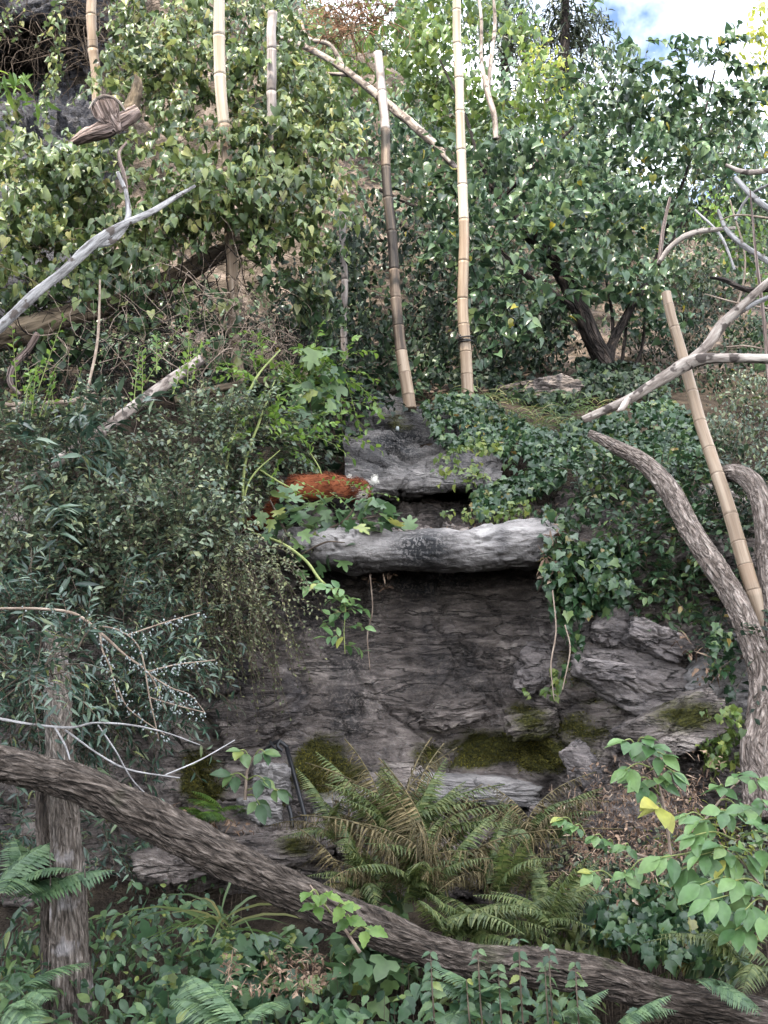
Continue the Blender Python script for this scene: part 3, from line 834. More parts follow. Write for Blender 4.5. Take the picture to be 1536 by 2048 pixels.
boulder("boulder", "low dark boulder half sunk in the grass behind the ivy", P(1075, 795, 9.0), .42, .3, .16, ROCK, 1)
boulder("rock_slab", "tilted reddish slab beside the hanging ivy curtain", P(1262, 1365, 6.1), .36, .32, .17, ROCK_PINK, 2, tilt=R(26), slabby=True, amp=.12, strata=.06, masks=[(1150, 1390, 70, 50, .6)])
boulder("rock_slab", "small purple grey slab jutting over the tilted reddish slab", P(1215, 1340, 5.58), .15, .14, .055, ROCK_PINK, 4, tilt=R(6), slabby=True)
boulder("rock", "rounded reddish rock just under the ivy curtain", P(1225, 1258, 6.08), .15, .2, .15, ROCK_PINK, 5, tilt=R(20), amp=.3)
boulder("rock", "cracked rock wedged above the tilted reddish slab", P(1310, 1285, 5.9), .2, .22, .1, ROCK_PINK, 6, tilt=R(25), amp=.3, slabby=True)
boulder("rock_slab", "striped grey slab leaning behind the curved pinkish trunk", P(1450, 1365, 5.85), .26, .2, .24, ROCK_PALE, 7, tilt=R(-40), slabby=True, masks=[(1390, 1420, 40, 40, .5)])
boulder("rock_slab", "mossy grey slab under the dark crevice by the tilted slab", P(1340, 1455, 5.55), .34, .22, .12, ROCK, 8, tilt=R(-24), slabby=True, masks=[(1370, 1430, 90, 50, .75)])
boulder("rock", "smooth pinkish rock knob at the end of the mossy bench", P(1165, 1535, 5.55), .085, .1, .14, ROCK_PINK, 9, tilt=R(-25), amp=.2)
boulder("rock", "dark angular outcrop left of the hose on the rock face", P(520, 1425, 6.1), .3, .2, .16, ROCK, 10, tilt=R(-30), slabby=True, amp=.3)
boulder("rock", "grey rock lump beneath the black hose", P(545, 1560, 5.85), .12, .12, .11, ROCK_PALE, 11, amp=.35, slabby=True)
boulder("rock", "low grey rock beside the small hose stub", P(520, 1620, 5.75), .13, .1, .07, ROCK_PALE, 12, amp=.35, slabby=True)
boulder("rock", "mossy stone at the foot of the brown ferns", P(1110, 1630, 5.4), .12, .1, .06, ROCK, 13, amp=.35, slabby=True, masks=[(1110, 1620, 40, 25, .7)])
for (px, py, d, rx, rz, tl, sd, mt, lb) in ((470, 1350, 6.15, .26, .12, 8, 31, ROCK, "dark layered block under the hanging cotoneaster"), (905, 1425, 6.42, .22, .10, -14, 33, ROCK, "rough layered lump above the long moss cushion"),
        (1080, 1345, 6.3, .16, .16, 20, 35, ROCK_PINK, "brownish bulge below the ivy curtain"), (1060, 1450, 6.05, .17, .09, -10, 37, ROCK, "mossy hump at the right end of the bench"),
        (560, 1700, 5.5, .34, .10, -6, 38, ROCK, "striped layered rock at the front of the shelf"), (960, 1580, 6.0, .36, .07, 3, 39, ROCK_PALE, "smooth pale rock sill below the moss"), (700, 1610, 5.95, .24, .08, -3, 40, ROCK_PALE, "pale sill beside the black hose"), (360, 1720, 5.35, .24, .10, -12, 41, ROCK, "dark slab sunk behind the diagonal log")):
    boulder("rock", lb, P(px, py, d), rx, .16, rz, mt, sd, tilt=R(tl), slabby=True, amp=.3, strata=.07, masks=moss_m)
boulder("stone", "small white stone lying on the stepped slab", P(795, 858, 7.95), .014, .014, .02, WHITE, 14)

# dark cliff top left
cc = [-900, -600, -350, -150, 40, 180, 280, 330]
crw = [(620, 10.4), (420, 11.2), (290, 11.8), (235, 12.2), (190, 13.2), (150, 13.4), (90, 12.6), (20, 12.0), (-120, 12.2), (-260, 13.5), (-330, 16)]
cctrl = [[P(c, py + .10 * max(0, c - 200), d + max(0, c - 150) ** 1.5 * .0022) for c in cc] for py, d in crw]
grid_rock("cliff", cctrl, 260, 220, CLIFF, .14, .10, -.25, 3.2, 6, kind="structure", label="dark overhanging cliff behind the climbing vines")
print("SETTING DONE")
#@@PART2
# ------------------------------------------------------------------ bamboo poles
def bamboo(label, pts, widths, nodes_px, mats, group="bamboo poles", name="bamboo_pole", top_cap=True):
    """nodes_px: photo rows of the node rings; mats: one material per internode"""
    C = catmull(px_path(pts), 240)
    C = C + .012 * np.stack([fbm(np.stack([np.linspace(0, 5, 240) + 13 * q_ + pts[0][0], np.zeros(240), np.zeros(240)], -1), 2) for q_ in range(3)], -1)
    rad = catmull(np.array([[M(w / 2, p[2])] for w, p in zip(widths, pts)]), 240)[:, 0]
    _, py = to_px(C)
    base = C[-1]
    r_ = root(name, base, label, "bamboo", group)
    cuts = [0] + [int(np.argmin(np.abs(py - n))) for n in nodes_px] + [239]
    for k in range(len(cuts) - 1):
        a, b = cuts[k], cuts[k + 1]
        if b - a < 2: continue
        t = np.linspace(0, 1, 16)
        idx = a + t * (b - a)
        Ck = np.stack([np.interp(idx, np.arange(240), C[:, q]) for q in range(3)], -1)
        rk = np.interp(idx, np.arange(240), rad)
        rk = rk * (1 - .03 * np.sin(np.pi * t) + .05 * (t > .97) + .04 * (t < .03))
        g = Geo(); g.add(*tube(Ck, rk, 16, 20, None, True))
        obj("internode", g.mesh("internode", mats[k % len(mats)] if len(mats) < len(cuts) - 1 else mats[k]), r_)
        if k:
            d = unit(C[min(a + 1, 239)] - C[max(a - 1, 0)])
            g = Geo(); h = .0035
            g.add(*tube([C[a] - d * h, C[a] - d * h * .3, C[a] + d * h * .3, C[a] + d * h], [rad[a] * 1.01, rad[a] * 1.045, rad[a] * 1.045, rad[a] * 1.01], 6, 20))
            obj("node_ring", g.mesh("node_ring", NODE), r_)
    return r_, C

bamboo("tall bamboo pole with painted sunlit top and a black clamp near its foot", [(916, -40, 8.3), (918, 130, 8.35), (925, 400, 8.4), (929, 600, 8.4), (938, 805, 8.4)], [18, 19, 21, 23, 26],
       [20, 90, 160, 225, 300, 370, 440, 525, 600, 650, 705, 748, 788], [BAMBOO_LIT] * 7 + [BAMBOO] * 7)
g = Geo()
ck = P(932, 680, 8.4)
for zo, tl in ((0.012, .006), (-.012, -.01), (-.022, .004)):
    a = np.linspace(0, 2 * math.pi, 24)
    ring = np.stack([ck[0] + .060 * np.cos(a), ck[1] + .060 * np.sin(a), ck[2] + zo + tl * np.cos(a)], -1)
    g.add(*tube(ring, [.006] * 24, 48, 6, None, False))
g.add(*tube([ck + [-.03, -.058, .01], ck + [-.045, -.075, 0.0], ck + [-.06, -.07, .01], ck + [-.045, -.07, .02]], [.006] * 4, 12, 6))
obj("clamp", g.mesh("clamp", BLACK), label="black clamp ring tied round the tall bamboo pole with painted sunlit top", cat="clamp")
bamboo("bamboo pole with sooty black middle and sawn grey top", [(754, 108, 8.9), (768, 260, 8.7), (779, 420, 8.6), (795, 620, 8.5), (820, 818, 8.4)], [19, 20, 21, 23, 27],
       [186, 262, 335, 398, 465, 540, 598, 652, 705, 748, 790], [BAMBOO_G, BAMBOO_G, BAMBOO_D, BAMBOO_S, BAMBOO_S, BAMBOO_S, BAMBOO_D, BAMBOO_D, BAMBOO_D, BAMBOO, BAMBOO, BAMBOO])
bamboo("thick bamboo pole half hidden among the climbing vine leaves", [(434, -40, 8.15), (441, 120, 8.2), (452, 330, 8.2), (464, 520, 8.15), (474, 680, 8.1), (486, 830, 8.1)], [24, 26, 24, 24, 24, 26],
       [72, 150, 250, 345, 470, 560, 640, 700, 770], [BAMBOO_LIT, BAMBOO_LIT, BAMBOO_LIT] + [BAMBOO] * 7)
bamboo("weathered grey bamboo stub rising from the vines", [(545, 24, 8.45), (543, 130, 8.45), (542, 330, 8.45)], [21, 21, 21], [100, 185], [BAMBOO_G])
bamboo("short bamboo pole top under the dark cliff", [(180, -40, 9.8), (186, 60, 9.8), (194, 220, 9.8)], [21, 22, 22], [32, 100], [BAMBOO])
bamboo("thin dark bamboo cane in the shade behind the vines", [(683, 400, 9.6), (687, 520, 9.6), (690, 760, 9.6)], [14, 14, 14], [470, 560, 650], [BAMBOO_G])
bamboo("slanting tan bamboo pole leaning behind the forked branch", [(1332, 588, 6.35), (1362, 700, 6.25), (1400, 830, 6.05), (1440, 950, 5.85), (1490, 1120, 5.65), (1526, 1250, 5.6), (1548, 1330, 5.6)], [20, 22, 25, 27, 31, 33, 34],
       [612, 655, 730, 786, 846, 900, 950, 1030, 1085, 1130, 1180], [BAMBOO])

# ------------------------------------------------------------------ logs, trunks and branches
def bark_tube(name, pts, widths, mat, rings=160, seg=40, amp=.14, twist=0., kt=9, **kw):
    return stick(name, pts, widths, mat, rings=rings, seg=seg, disp=bark_disp(amp, kt, 1.4, twist), **kw)

bark_tube("fallen_log", [(-120, 1505, 4.15), (0, 1527, 4.1), (150, 1566, 4.05), (300, 1642, 4.05), (450, 1718, 4.05), (600, 1793, 4.05), (750, 1860, 4.05), (900, 1912, 4.1), (1050, 1935, 4.1), (1200, 1957, 4.1), (1350, 1998, 4.05), (1536, 2032, 4.0), (1680, 2075, 3.95), (2000, 2150, 3.9)],
          [62, 64, 70, 74, 74, 70, 66, 63, 67, 67, 65, 63, 63, 60], BARK_LOG, 640, 110, .2, 3.2, 13, label="long dark furrowed log lying diagonally across the foreground plants", cat="log")
pr = root("split_post", P(130, 2130, 4.4), "upright split trunk with peeling bark behind the diagonal log", "post")
bark_tube("trunk", [(108, 1270, 5.3), (114, 1380, 4.85), (121, 1520, 4.42), (130, 1660, 4.38), (136, 1820, 4.36), (145, 1980, 4.34), (150, 2130, 4.3)], [44, 50, 54, 56, 62, 70, 78], BARK_POST, 360, 80, .16, .5, parent=pr)
bark_tube("trunk", [(95, 1520, 4.47), (98, 1660, 4.45), (106, 1820, 4.42), (112, 1980, 4.4), (118, 2130, 4.38)], [44, 46, 48, 52, 56], BARK_LOG, 200, 40, .16, .5, parent=pr)
for (a, b, w) in (((166, 1690), (176, 1960), 5), ((100, 1700), (96, 1960), 4), ((150, 1860), (158, 2040), 7)):
    bark_tube("bark_strip", [(a[0], a[1], 4.28), ((a[0] + b[0]) / 2 + 3, (a[1] + b[1]) / 2, 4.25), (b[0], b[1], 4.27)], [1, w, 2], BARK_POST, 40, 8, parent=pr)

bark_tube("curved_trunk", [(1178, 866, 6.05), (1235, 896, 6.0), (1292, 928, 5.95), (1342, 985, 5.85), (1385, 1065, 5.75), (1430, 1135, 5.65), (1470, 1200, 5.6), (1506, 1285, 5.5), (1525, 1365, 5.45), (1520, 1440, 5.4), (1512, 1500, 5.35), (1525, 1560, 5.3), (1535, 1640, 5.25)],
          [17, 28, 35, 41, 44, 46, 48, 49, 50, 52, 58, 74, 86], BARK_PINK, 420, 80, .13, .4, 12, label="curved pinkish cracked trunk bending down beside the leaning bamboo", cat="trunk")
bark_tube("curved_trunk", [(1440, 950, 5.95), (1475, 946, 5.85), (1510, 972, 5.75), (1530, 1040, 5.7), (1538, 1130, 5.65), (1545, 1240, 5.6), (1550, 1330, 5.6)], [34, 38, 44, 46, 46, 48, 50], BARK_PINK, 200, 40, .12, .4, 10,
          label="second pinkish trunk arching over behind the curved trunk", cat="trunk")
fb = root("forked_branch", P(1172, 838, 6.2), "pale flaking forked branch crossing the slanting bamboo pole", "branch")
bark_tube("limb", [(1166, 840, 6.2), (1255, 800, 6.15), (1320, 760, 6.1), (1382, 724, 6.05), (1440, 716, 5.95), (1536, 718, 5.85), (1640, 722, 5.8), (1820, 760, 5.8)], [16, 20, 24, 28, 20, 20, 22, 30], BARK_PALE, 200, 28, .1, .4, parent=fb)
bark_tube("limb", [(1372, 730, 6.05), (1415, 690, 6.05), (1445, 648, 6.05), (1490, 606, 6.0), (1560, 545, 5.95), (1700, 440, 5.9)], [22, 20, 22, 17, 15, 10], BARK_PALE, 120, 24, .1, .4, parent=fb)
bark_tube("twig", [(1455, 645, 6.05), (1500, 612, 6.0), (1560, 585, 5.95)], [9, 10, 10], SILVER, 60, 14, .05, parent=fb)
bark_tube("knot", [(1255, 800, 6.1), (1245, 815, 6.05), (1235, 822, 6.03)], [16, 13, 4], BARK_PALE, 20, 12, .2, parent=fb)

sb = root("silver_branch", P(-20, 690, 6.8), "bare silver grey branch slanting up out of the left edge", "branch")
bark_tube("limb", [(-60, 700, 6.7), (10, 645, 6.7), (70, 588, 6.75), (130, 540, 6.8), (188, 486, 6.85), (240, 452, 6.95), (300, 425, 7.1), (350, 395, 7.3), (390, 372, 7.5)], [22, 22, 20, 19, 21, 14, 13, 10, 6], SILVER, 200, 24, .12, 1.0, parent=sb)
bark_tube("side_limb", [(188, 490, 6.87), (225, 480, 6.95), (255, 440, 7.05), (253, 390, 7.1), (236, 345, 7.15)], [14, 16, 13, 9, 9], SILVER, 80, 16, .1, parent=sb)
bark_tube("side_limb", [(255, 420, 7.1), (250, 360, 7.15), (238, 310, 7.2), (252, 285, 7.25)], [9, 8, 7, 5], DRIFT, 50, 10, .1, parent=sb)

bark_tube("rotting_log", [(-60, 690, 7.6), (60, 660, 7.55), (150, 630, 7.6), (240, 605, 7.8), (340, 560, 8.1), (440, 505, 8.5), (540, 450, 9)], [52, 50, 40, 44, 40, 34, 26], OLDWOOD, 200, 36, .25, .6, label="rotting brown trunk lying under the hanging vines", cat="log")
dw = root("driftwood", P(155, 282, 8.0), "pinkish weathered driftwood stump standing out of the vines", "driftwood")
bark_tube("trunk", [(140, 290, 7.9), (175, 270, 7.85), (225, 252, 7.85), (275, 222, 7.9)], [12, 30, 38, 28], DRIFT, 120, 32, .2, .4, parent=dw)
fp = px_path([(238, 266, 7.86), (224, 242, 7.82), (213, 222, 7.8), (206, 205, 7.8), (204, 194, 7.8)])
fv, ff_, ft = tube(fp, [M(w / 2, 7.8) for w in (24, 40, 56, 52, 18)], 60, 36, bark_disp(.10))
fv[:, 1] = 7.8 + (fv[:, 1] - 7.8) * .4
g = Geo(); g.add(fv, ff_, ft); obj("flared_root", g.mesh("flared_root", DRIFT), dw)
bark_tube("rim", [(178, 218, 7.78), (190, 200, 7.77), (210, 192, 7.77), (236, 202, 7.79), (258, 236, 7.85)], [3, 6, 7, 6, 4], BARK_PALE, 60, 10, .1, parent=dw)
bark_tube("old_stump", [(262, 225, 8.1), (268, 195, 8.1), (275, 165, 8.15), (270, 150, 8.15)], [40, 28, 18, 6], OLDWOOD, 60, 24, .3, label="dark stump behind the pinkish driftwood", cat="stump")

db = root("dead_branch", P(900, 330, 9.2), "dead split branch slanting down across the tree leaves", "branch")
bark_tube("limb", [(560, 75, 10.0), (620, 98, 9.9), (690, 140, 9.7), (760, 195, 9.5), (820, 245, 9.35), (870, 290, 9.25), (915, 340, 9.15)], [8, 14, 16, 17, 19, 17, 12], BARK_PALE, 140, 18, .2, 1, parent=db)
bark_tube("side_limb", [(690, 140, 9.7), (660, 90, 9.8), (612, 75, 9.9), (600, 20, 10)], [10, 9, 10, 8], BARK_PALE, 60, 12, .15, parent=db)
bark_tube("side_limb", [(700, 150, 9.7), (640, 148, 9.75), (620, 165, 9.8)], [9, 6, 4], BARK_PALE, 40, 10, .15, parent=db)
d2 = root("dead_branch", P(990, 275, 9.1), "upright pale dead branch beside the tall bamboo pole", "branch")
bark_tube("limb", [(992, 278, 9.1), (988, 230, 9.1), (974, 180, 9.15), (963, 120, 9.2), (962, 30, 9.25), (950, -40, 9.3)], [11, 12, 13, 8, 7, 6], BARK_PALE, 80, 14, .12, parent=d2)
bark_tube("side_limb", [(976, 185, 9.15), (982, 120, 9.15), (990, 50, 9.2), (985, -30, 9.2)], [9, 9, 8, 5], BARK_PALE, 60, 12, .12, parent=d2)

rb = root("bare_branches", P(1640, 620, 6.9), "tangle of bare grey branches reaching in at the right edge", "branch")
for pts, ws, mt in (([(1600, 330, 7.0), (1500, 345, 7.1), (1452, 330, 7.2)], [10, 12, 6], BARK_PALE), ([(1620, 470, 6.9), (1520, 405, 7.0), (1470, 355, 7.1)], [14, 13, 9], SILVER),
                    ([(1600, 560, 6.9), (1500, 500, 7.0), (1455, 462, 7.1), (1436, 420, 7.2)], [12, 12, 10, 6], SILVER), ([(1316, 528, 7.3), (1345, 490, 7.25), (1390, 465, 7.2), (1470, 456, 7.2)], [8, 11, 12, 7], BARK_PALE),
                    ([(1600, 570, 6.8), (1500, 580, 6.9), (1450, 560, 7.0), (1420, 555, 7.1)], [13, 12, 10, 5], BARK_DARK), ([(1318, 530, 7.3), (1326, 460, 7.35), (1340, 395, 7.4)], [9, 8, 6], DRIFT),
                    ([(1605, 640, 6.6), (1545, 620, 6.6), (1470, 605, 6.7), (1410, 588, 6.8)], [5, 4, 4, 2], TWIG_PALE), ([(1540, 800, 6.3), (1528, 640, 6.4), (1512, 510, 6.5), (1500, 380, 6.6)], [8, 8, 6, 3], DRIFT),
                    ([(1470, 440, 7.1), (1500, 390, 7.1), (1560, 360, 7)], [6, 6, 6], SILVER), ([(1540, 700, 6.4), (1490, 692, 6.4), (1452, 694, 6.45)], [3, 4, 2], TWIG_PALE),
                    ([(1560, 440, 6.9), (1480, 430, 7.0), (1440, 440, 7.1)], [5, 4, 2], TWIG_PALE), ([(1420, 700, 7.2), (1470, 620, 7.2), (1490, 520, 7.2), (1460, 400, 7.3)], [5, 5, 4, 3], TWIG_PALE), ([(1390, 420, 7.5), (1440, 470, 7.4), (1470, 540, 7.3)], [4, 6, 5], SILVER)):
    bark_tube("limb", pts, ws, mt, 60, 12, .12, parent=rb)

# canes and twigs at left
for k, (y0, y1, w, lb) in enumerate(((812, 796, 9, "long dry cane lying across the left edge under the brush"), (822, 800, 6, "thinner dry cane just below the long dry cane"), (830, 786, 5, "thin reddish cane crossing the other dry canes"))):
    bark_tube("dry_cane", [(-60, y0, 6.9 - .05 * k), (80, (y0 * 2 + y1) / 3, 6.9), (250 - 30 * k, y1, 7.0 + .04 * k)], [w, w, w * .7], TWIG_PALE, 30, 8, .05, label=lb, cat="cane")
bark_tube("dead_pole", [(20, 985, 5.85), (90, 940, 6.0), (180, 880, 6.2), (300, 790, 6.6), (400, 720, 7.0)], [26, 26, 24, 24, 22], BARK_PALE, 100, 18, .1, label="pale barkless pole sunk in the left bushes", cat="pole")
bark_tube("fallen_branch", [(350, 800, 7.3), (450, 775, 7.4), (600, 752, 7.7), (720, 740, 8.2)], [16, 18, 20, 16], OLDWOOD, 80, 16, .2, label="brown fallen branch crossing behind the half hidden bamboo", cat="branch")
bark_tube("dry_stalk", [(150, 900, 6.5), (175, 780, 6.7), (195, 680, 6.9), (200, 560, 7.1)], [5, 6, 6, 4], TWIG_PALE, 50, 8, .05, label="pale straight dry stem standing before the brush", cat="stem")
bark_tube("root", [(75, 668, 7.4), (55, 700, 7.35), (25, 735, 7.3), (20, 765, 7.3), (40, 790, 7.3)], [14, 14, 14, 12, 8], DRIFT, 60, 14, .1, label="thick bent root hanging below the rotting brown trunk", cat="root")

def brush(name, label, boxes, n, mat, L=(.2, .7), r=.004, curl=.35, cat="brush", cont=8, droop=0.):
    A, B, ra, rb = [], [], [], []
    for (px, py, d, rx, ry, rd) in boxes:
        for _ in range(n):
            p = P(px + rng.uniform(-rx, rx), py + rng.uniform(-ry, ry), d + rng.uniform(-rd, rd))
            dr = rdir(1)[0]; l = rng.uniform(*L) / cont; rr = r * rng.uniform(.4, 1.3)
            ax = rdir(1)[0] * curl
            for s in range(cont):
                q = p + dr * l
                A.append(p); B.append(q); ra.append(rr * (1 - s / cont * .7)); rb.append(rr * (1 - (s + 1) / cont * .7))
                p = q
                dr = unit(dr + np.cross(ax, dr) + .18 * rng.normal(size=3) + [0, 0, -droop])
    V, F = prisms(np.array(A), np.array(B), np.array(ra), np.array(rb))
    return obj(name, new_mesh(name, V, [F], mat, True, {"tc": V}), label=label, cat=cat, kind="stuff")

brush("brushwood", "tangle of bare brown twigs under the hanging vines", [(120, 730, 7.6, 130, 70, .4), (320, 690, 7.6, 110, 90, .4), (430, 560, 8.2, 90, 60, .3), (200, 640, 7.6, 160, 60, .3), (560, 720, 8.2, 70, 60, .3), (80, 620, 7.9, 90, 50, .3)], 70, BARK_DARK, (.3, .9), .005)
brush("dead_vine", "mass of dry reddish vine stems clinging round the half hidden bamboo", [(500, 650, 8.0, 50, 60, .12), (540, 700, 7.9, 50, 40, .15)], 110, TWIG_PALE, (.15, .45), .0028, .5)
brush("dry_twigs", "curly pale dry twigs in front of the dark brush", [(250, 690, 7.2, 150, 90, .25), (420, 650, 7.4, 80, 70, .2)], 55, TWIG_PALE, (.25, .8), .0035, .3)
brush("hanging_roots", "dead dark roots hanging from the overhanging cliff", [(80, 60, 12.0, 110, 70, .3), (250, 30, 12.2, 70, 60, .3)], 160, TWIG, (.4, 1.3), .006, .3, droop=.1)
brush("dead_tree_twigs", "rusty brown dry twigs high behind the upper leaves", [(700, 40, 10.0, 60, 35, .3)], 200, mat_bark("rusty_twig", [(.35, (.12, .06, .035)), (.65, (.30, .17, .10))], 40, .3), (.3, .8), .006, .3)

# ------------------------------------------------------------------ dark forked tree with its crown
tree = root("leafy_tree", P(1215, 748, 9.6), "dark forked tree with broad heart shaped leaves above the ivy bank", "tree")
bark_tube("trunk", [(1222, 765, 9.6), (1208, 725, 9.6), (1180, 665, 9.55), (1150, 600, 9.5), (1120, 545, 9.45), (1085, 495, 9.4), (1045, 455, 9.4), (1000, 400, 9.5), (960, 330, 9.6)], [52, 42, 38, 35, 30, 30, 28, 20, 12], BARK_DARK, 200, 32, .15, .4, parent=tree)
bark_tube("limb", [(1212, 730, 9.62), (1228, 680, 9.7), (1262, 615, 9.8), (1290, 570, 9.9), (1330, 500, 10), (1380, 420, 10.1)], [30, 20, 16, 12, 10, 6], BARK_DARK, 120, 20, .15, .4, parent=tree)
bark_tube("limb", [(1150, 620, 9.5), (1095, 580, 9.3), (1040, 540, 9.2), (1000, 500, 9.2)], [16, 14, 12, 6], BARK_DARK, 80, 18, .15, parent=tree)
for pts in ([(1222, 750, 9.7), (1225, 640, 9.75), (1212, 560, 9.8)], [(1240, 755, 9.8), (1252, 660, 9.9), (1262, 560, 10)], [(1255, 760, 9.85), (1285, 690, 9.9), (1290, 590, 10)], [(960, 330, 9.6), (930, 230, 9.8), (880, 120, 10)], [(1000, 400, 9.5), (1080, 320, 9.7), (1160, 240, 10), (1220, 160, 10.2)], [(1290, 570, 9.9), (1340, 440, 10), (1400, 260, 10.2), (1430, 140, 10.3)], [(760, 380, 10), (850, 420, 9.6), (960, 440, 9.5)]):
    bark_tube("branch", pts, [8, 7, 5, 4][:len(pts)], BARK_DARK, 40, 8, .1, parent=tree)
crown = [(950, 320, 9.4, 120, 55, .5), (1100, 330, 9.5, 140, 80, .6), (880, 400, 9.2, 110, 60, .4), (1020, 420, 8.9, 150, 50, .5), (1130, 430, 9.1, 120, 50, .5), (1240, 215, 9.9, 120, 60, .4), (1290, 300, 9.8, 130, 70, .5), (1210, 400, 9.5, 120, 60, .5), (900, 480, 8.9, 70, 45, .3, .8),
         (1140, 500, 9.2, 90, 50, .4), (1290, 440, 9.8, 100, 70, .4, .8), (1230, 560, 9.6, 110, 55, .4), (1320, 620, 9.8, 80, 60, .4, .8), (1050, 590, 8.9, 70, 45, .3, .6), (1000, 540, 8.9, 60, 40, .3, .7), (1040, 660, 8.7, 40, 45, .2, .7), (820, 300, 9.9, 80, 80, .4)]
cp, cu = clump_pts(crown, 560, .6)
cax, cnr = hang_frames(cu, .55, .8, .7)
leaves(tree, cp, cax, cnr, .08 * rng.uniform(.6, 1.25, len(cp)), T_HEART, L_TREE, 280)
sp = np.array([P(x, y, d) for x, y, d in [(1010, 560, 8.8), (1040, 610, 8.75), (1000, 620, 8.8), (1090, 600, 8.9), (940, 500, 8.8), (1300, 180, 9.9), (1400, 130, 9.9), (1430, 110, 9.9), (1340, 110, 9.9), (1200, 120, 10), (1460, 180, 9.8), (1380, 230, 9.8), (1430, 250, 9.8), (1490, 190, 9.8), (1310, 230, 9.9), (870, 380, 9.1), (1500, 240, 9.8), (1250, 150, 9.9), (1360, 290, 9.7), (1350, 190, 9.8), (1190, 90, 10)]])
sp = np.repeat(sp, 5, 0) + .12 * rng.normal(size=(len(sp) * 5, 3))
pos, ax, nr, sd = shoot_frames(sp, rng.normal(size=sp.shape) * .5 + [.25, -.25, .15], rng.uniform(.3, .7, len(sp)), 10, .45, stem_r=.005, flat=.5)
leaves(tree, pos, ax, nr, .085 * rng.uniform(.7, 1.2, len(pos)), T_HEART, L_TREE, 0, mass="spray")
stems(tree, sd, BARK_DARK, "twigs")

GV = "background trees"
hang_plant("leafy_tree", "sunlit light green tree crown behind the top of the tall bamboo", "tree", [(760, 60, 10.8, 110, 80, .5), (860, 130, 10.5, 100, 100, .5), (700, 170, 10.4, 90, 70, .4, .8), (1010, 90, 10.8, 80, 90, .5), (1080, 190, 10.6, 100, 80, .5, .8), (930, 220, 10.4, 90, 80, .5), (660, 100, 10.6, 70, 60, .4, .7), (900, 20, 11, 120, 60, .5), (640, 30, 10.8, 60, 50, .4, .6)], 240, T_HEART, L_TREE_L, .088, 150, GV, .6)
def conifer(label, px, top, base, d, wpx, mat, n=46, seed=1, lean=0):
    a, b = P(px, base, d), P(px + lean, top, d)
    r_ = root("conifer", a, label, "tree", GV)
    g = Geo(); g.add(*tube([a, (a + b) / 2, b], [.16, .1, .02], 30, 10))
    obj("trunk", g.mesh("trunk", BARK_DARK), r_)
    t = rng.random(n) ** .8
    p0 = a + (b - a) * t[:, None]
    ang = rng.uniform(0, 2 * math.pi, n)
    L = M(wpx, d) * (1.05 - t * .8) * rng.uniform(.7, 1.2, n)
    dr = np.stack([np.cos(ang), np.sin(ang), np.full(n, .15)], -1)
    pos, ax, nr, sd = shoot_frames(p0, dr, L, 26, .28, stem_r=.02)
    stems(r_, sd, BARK_DARK, "branches")
    q = np.repeat(pos, 7, 0) + .16 * rng.normal(size=(len(pos) * 7, 3)); ax = np.repeat(ax, 7, 0) + .5 * rng.normal(size=(len(q), 3)) + [0, 0, -.5]; nr = np.repeat(nr, 7, 0)
    leaves(r_, q, ax, nr, .2 * rng.uniform(.5, 1.2, len(q)), T_LANCE, mat)
conifer("dark drooping conifer standing against the bright sky", 1130, -420, 420, 24, 150, L_CONIF, 70)
conifer("second dark conifer behind the upper tree leaves", 1010, -300, 420, 26, 150, L_CONIF, 60)
hang_plant("yellow_tree", "pale yellow green tree top at the right edge of the sky", "tree", [(1530, 60, 20, 60, 90, 1.2), (1580, 160, 20, 90, 90, 1.2), (1560, -60, 20, 70, 90, 1.2), (1500, 150, 20.5, 50, 50, .8, .7)], 60, T_OVAL, L_YEL, .16, 0, GV, .8)
hang_plant("yellow_tree", "small yellowing tree glowing behind the green leaves", "tree", [(1110, 150, 15, 60, 60, .8), (1070, 120, 15, 50, 50, .8), (1130, 230, 15, 70, 60, .8)], 110, T_OVAL, L_YEL, .10, 0, GV, .8)
hang_plant("background_tree", "blue green tree on the slope below the patch of sky", "tree", [(1430, 330, 16, 110, 90, 1), (1330, 260, 17, 120, 90, 1), (1500, 240, 17, 90, 60, 1), (1230, 180, 18, 110, 80, 1), (1190, 330, 16, 100, 90, 1), (1500, 420, 15, 90, 70, 1)], 200, T_OVAL, L_COT, .13, 0, GV, .8)
hang_plant("background_tree", "soft green tree far up the slope behind the bamboo", "tree", [(820, 20, 15, 120, 100, 1), (980, 40, 15.5, 100, 100, 1), (700, 250, 14, 110, 100, .8), (620, 120, 14, 90, 120, .8), (860, 280, 14, 120, 100, .8), (1000, 220, 14.5, 110, 100, .8), (560, 20, 14.5, 100, 90, .8)], 210, T_OVAL, L_TREE, .12, 0, GV, .8)
hang_plant("background_shrub", "bright yellow green shrub behind the tangle of bare branches", "shrub", [(1500, 490, 10.5, 60, 60, .4), (1440, 420, 11, 60, 60, .4, .7), (1520, 570, 10.5, 40, 40, .3)], 260, T_OVAL, L_BRIGHT, .065, 0, "background shrubs", .7)
GS = "background shrubs"
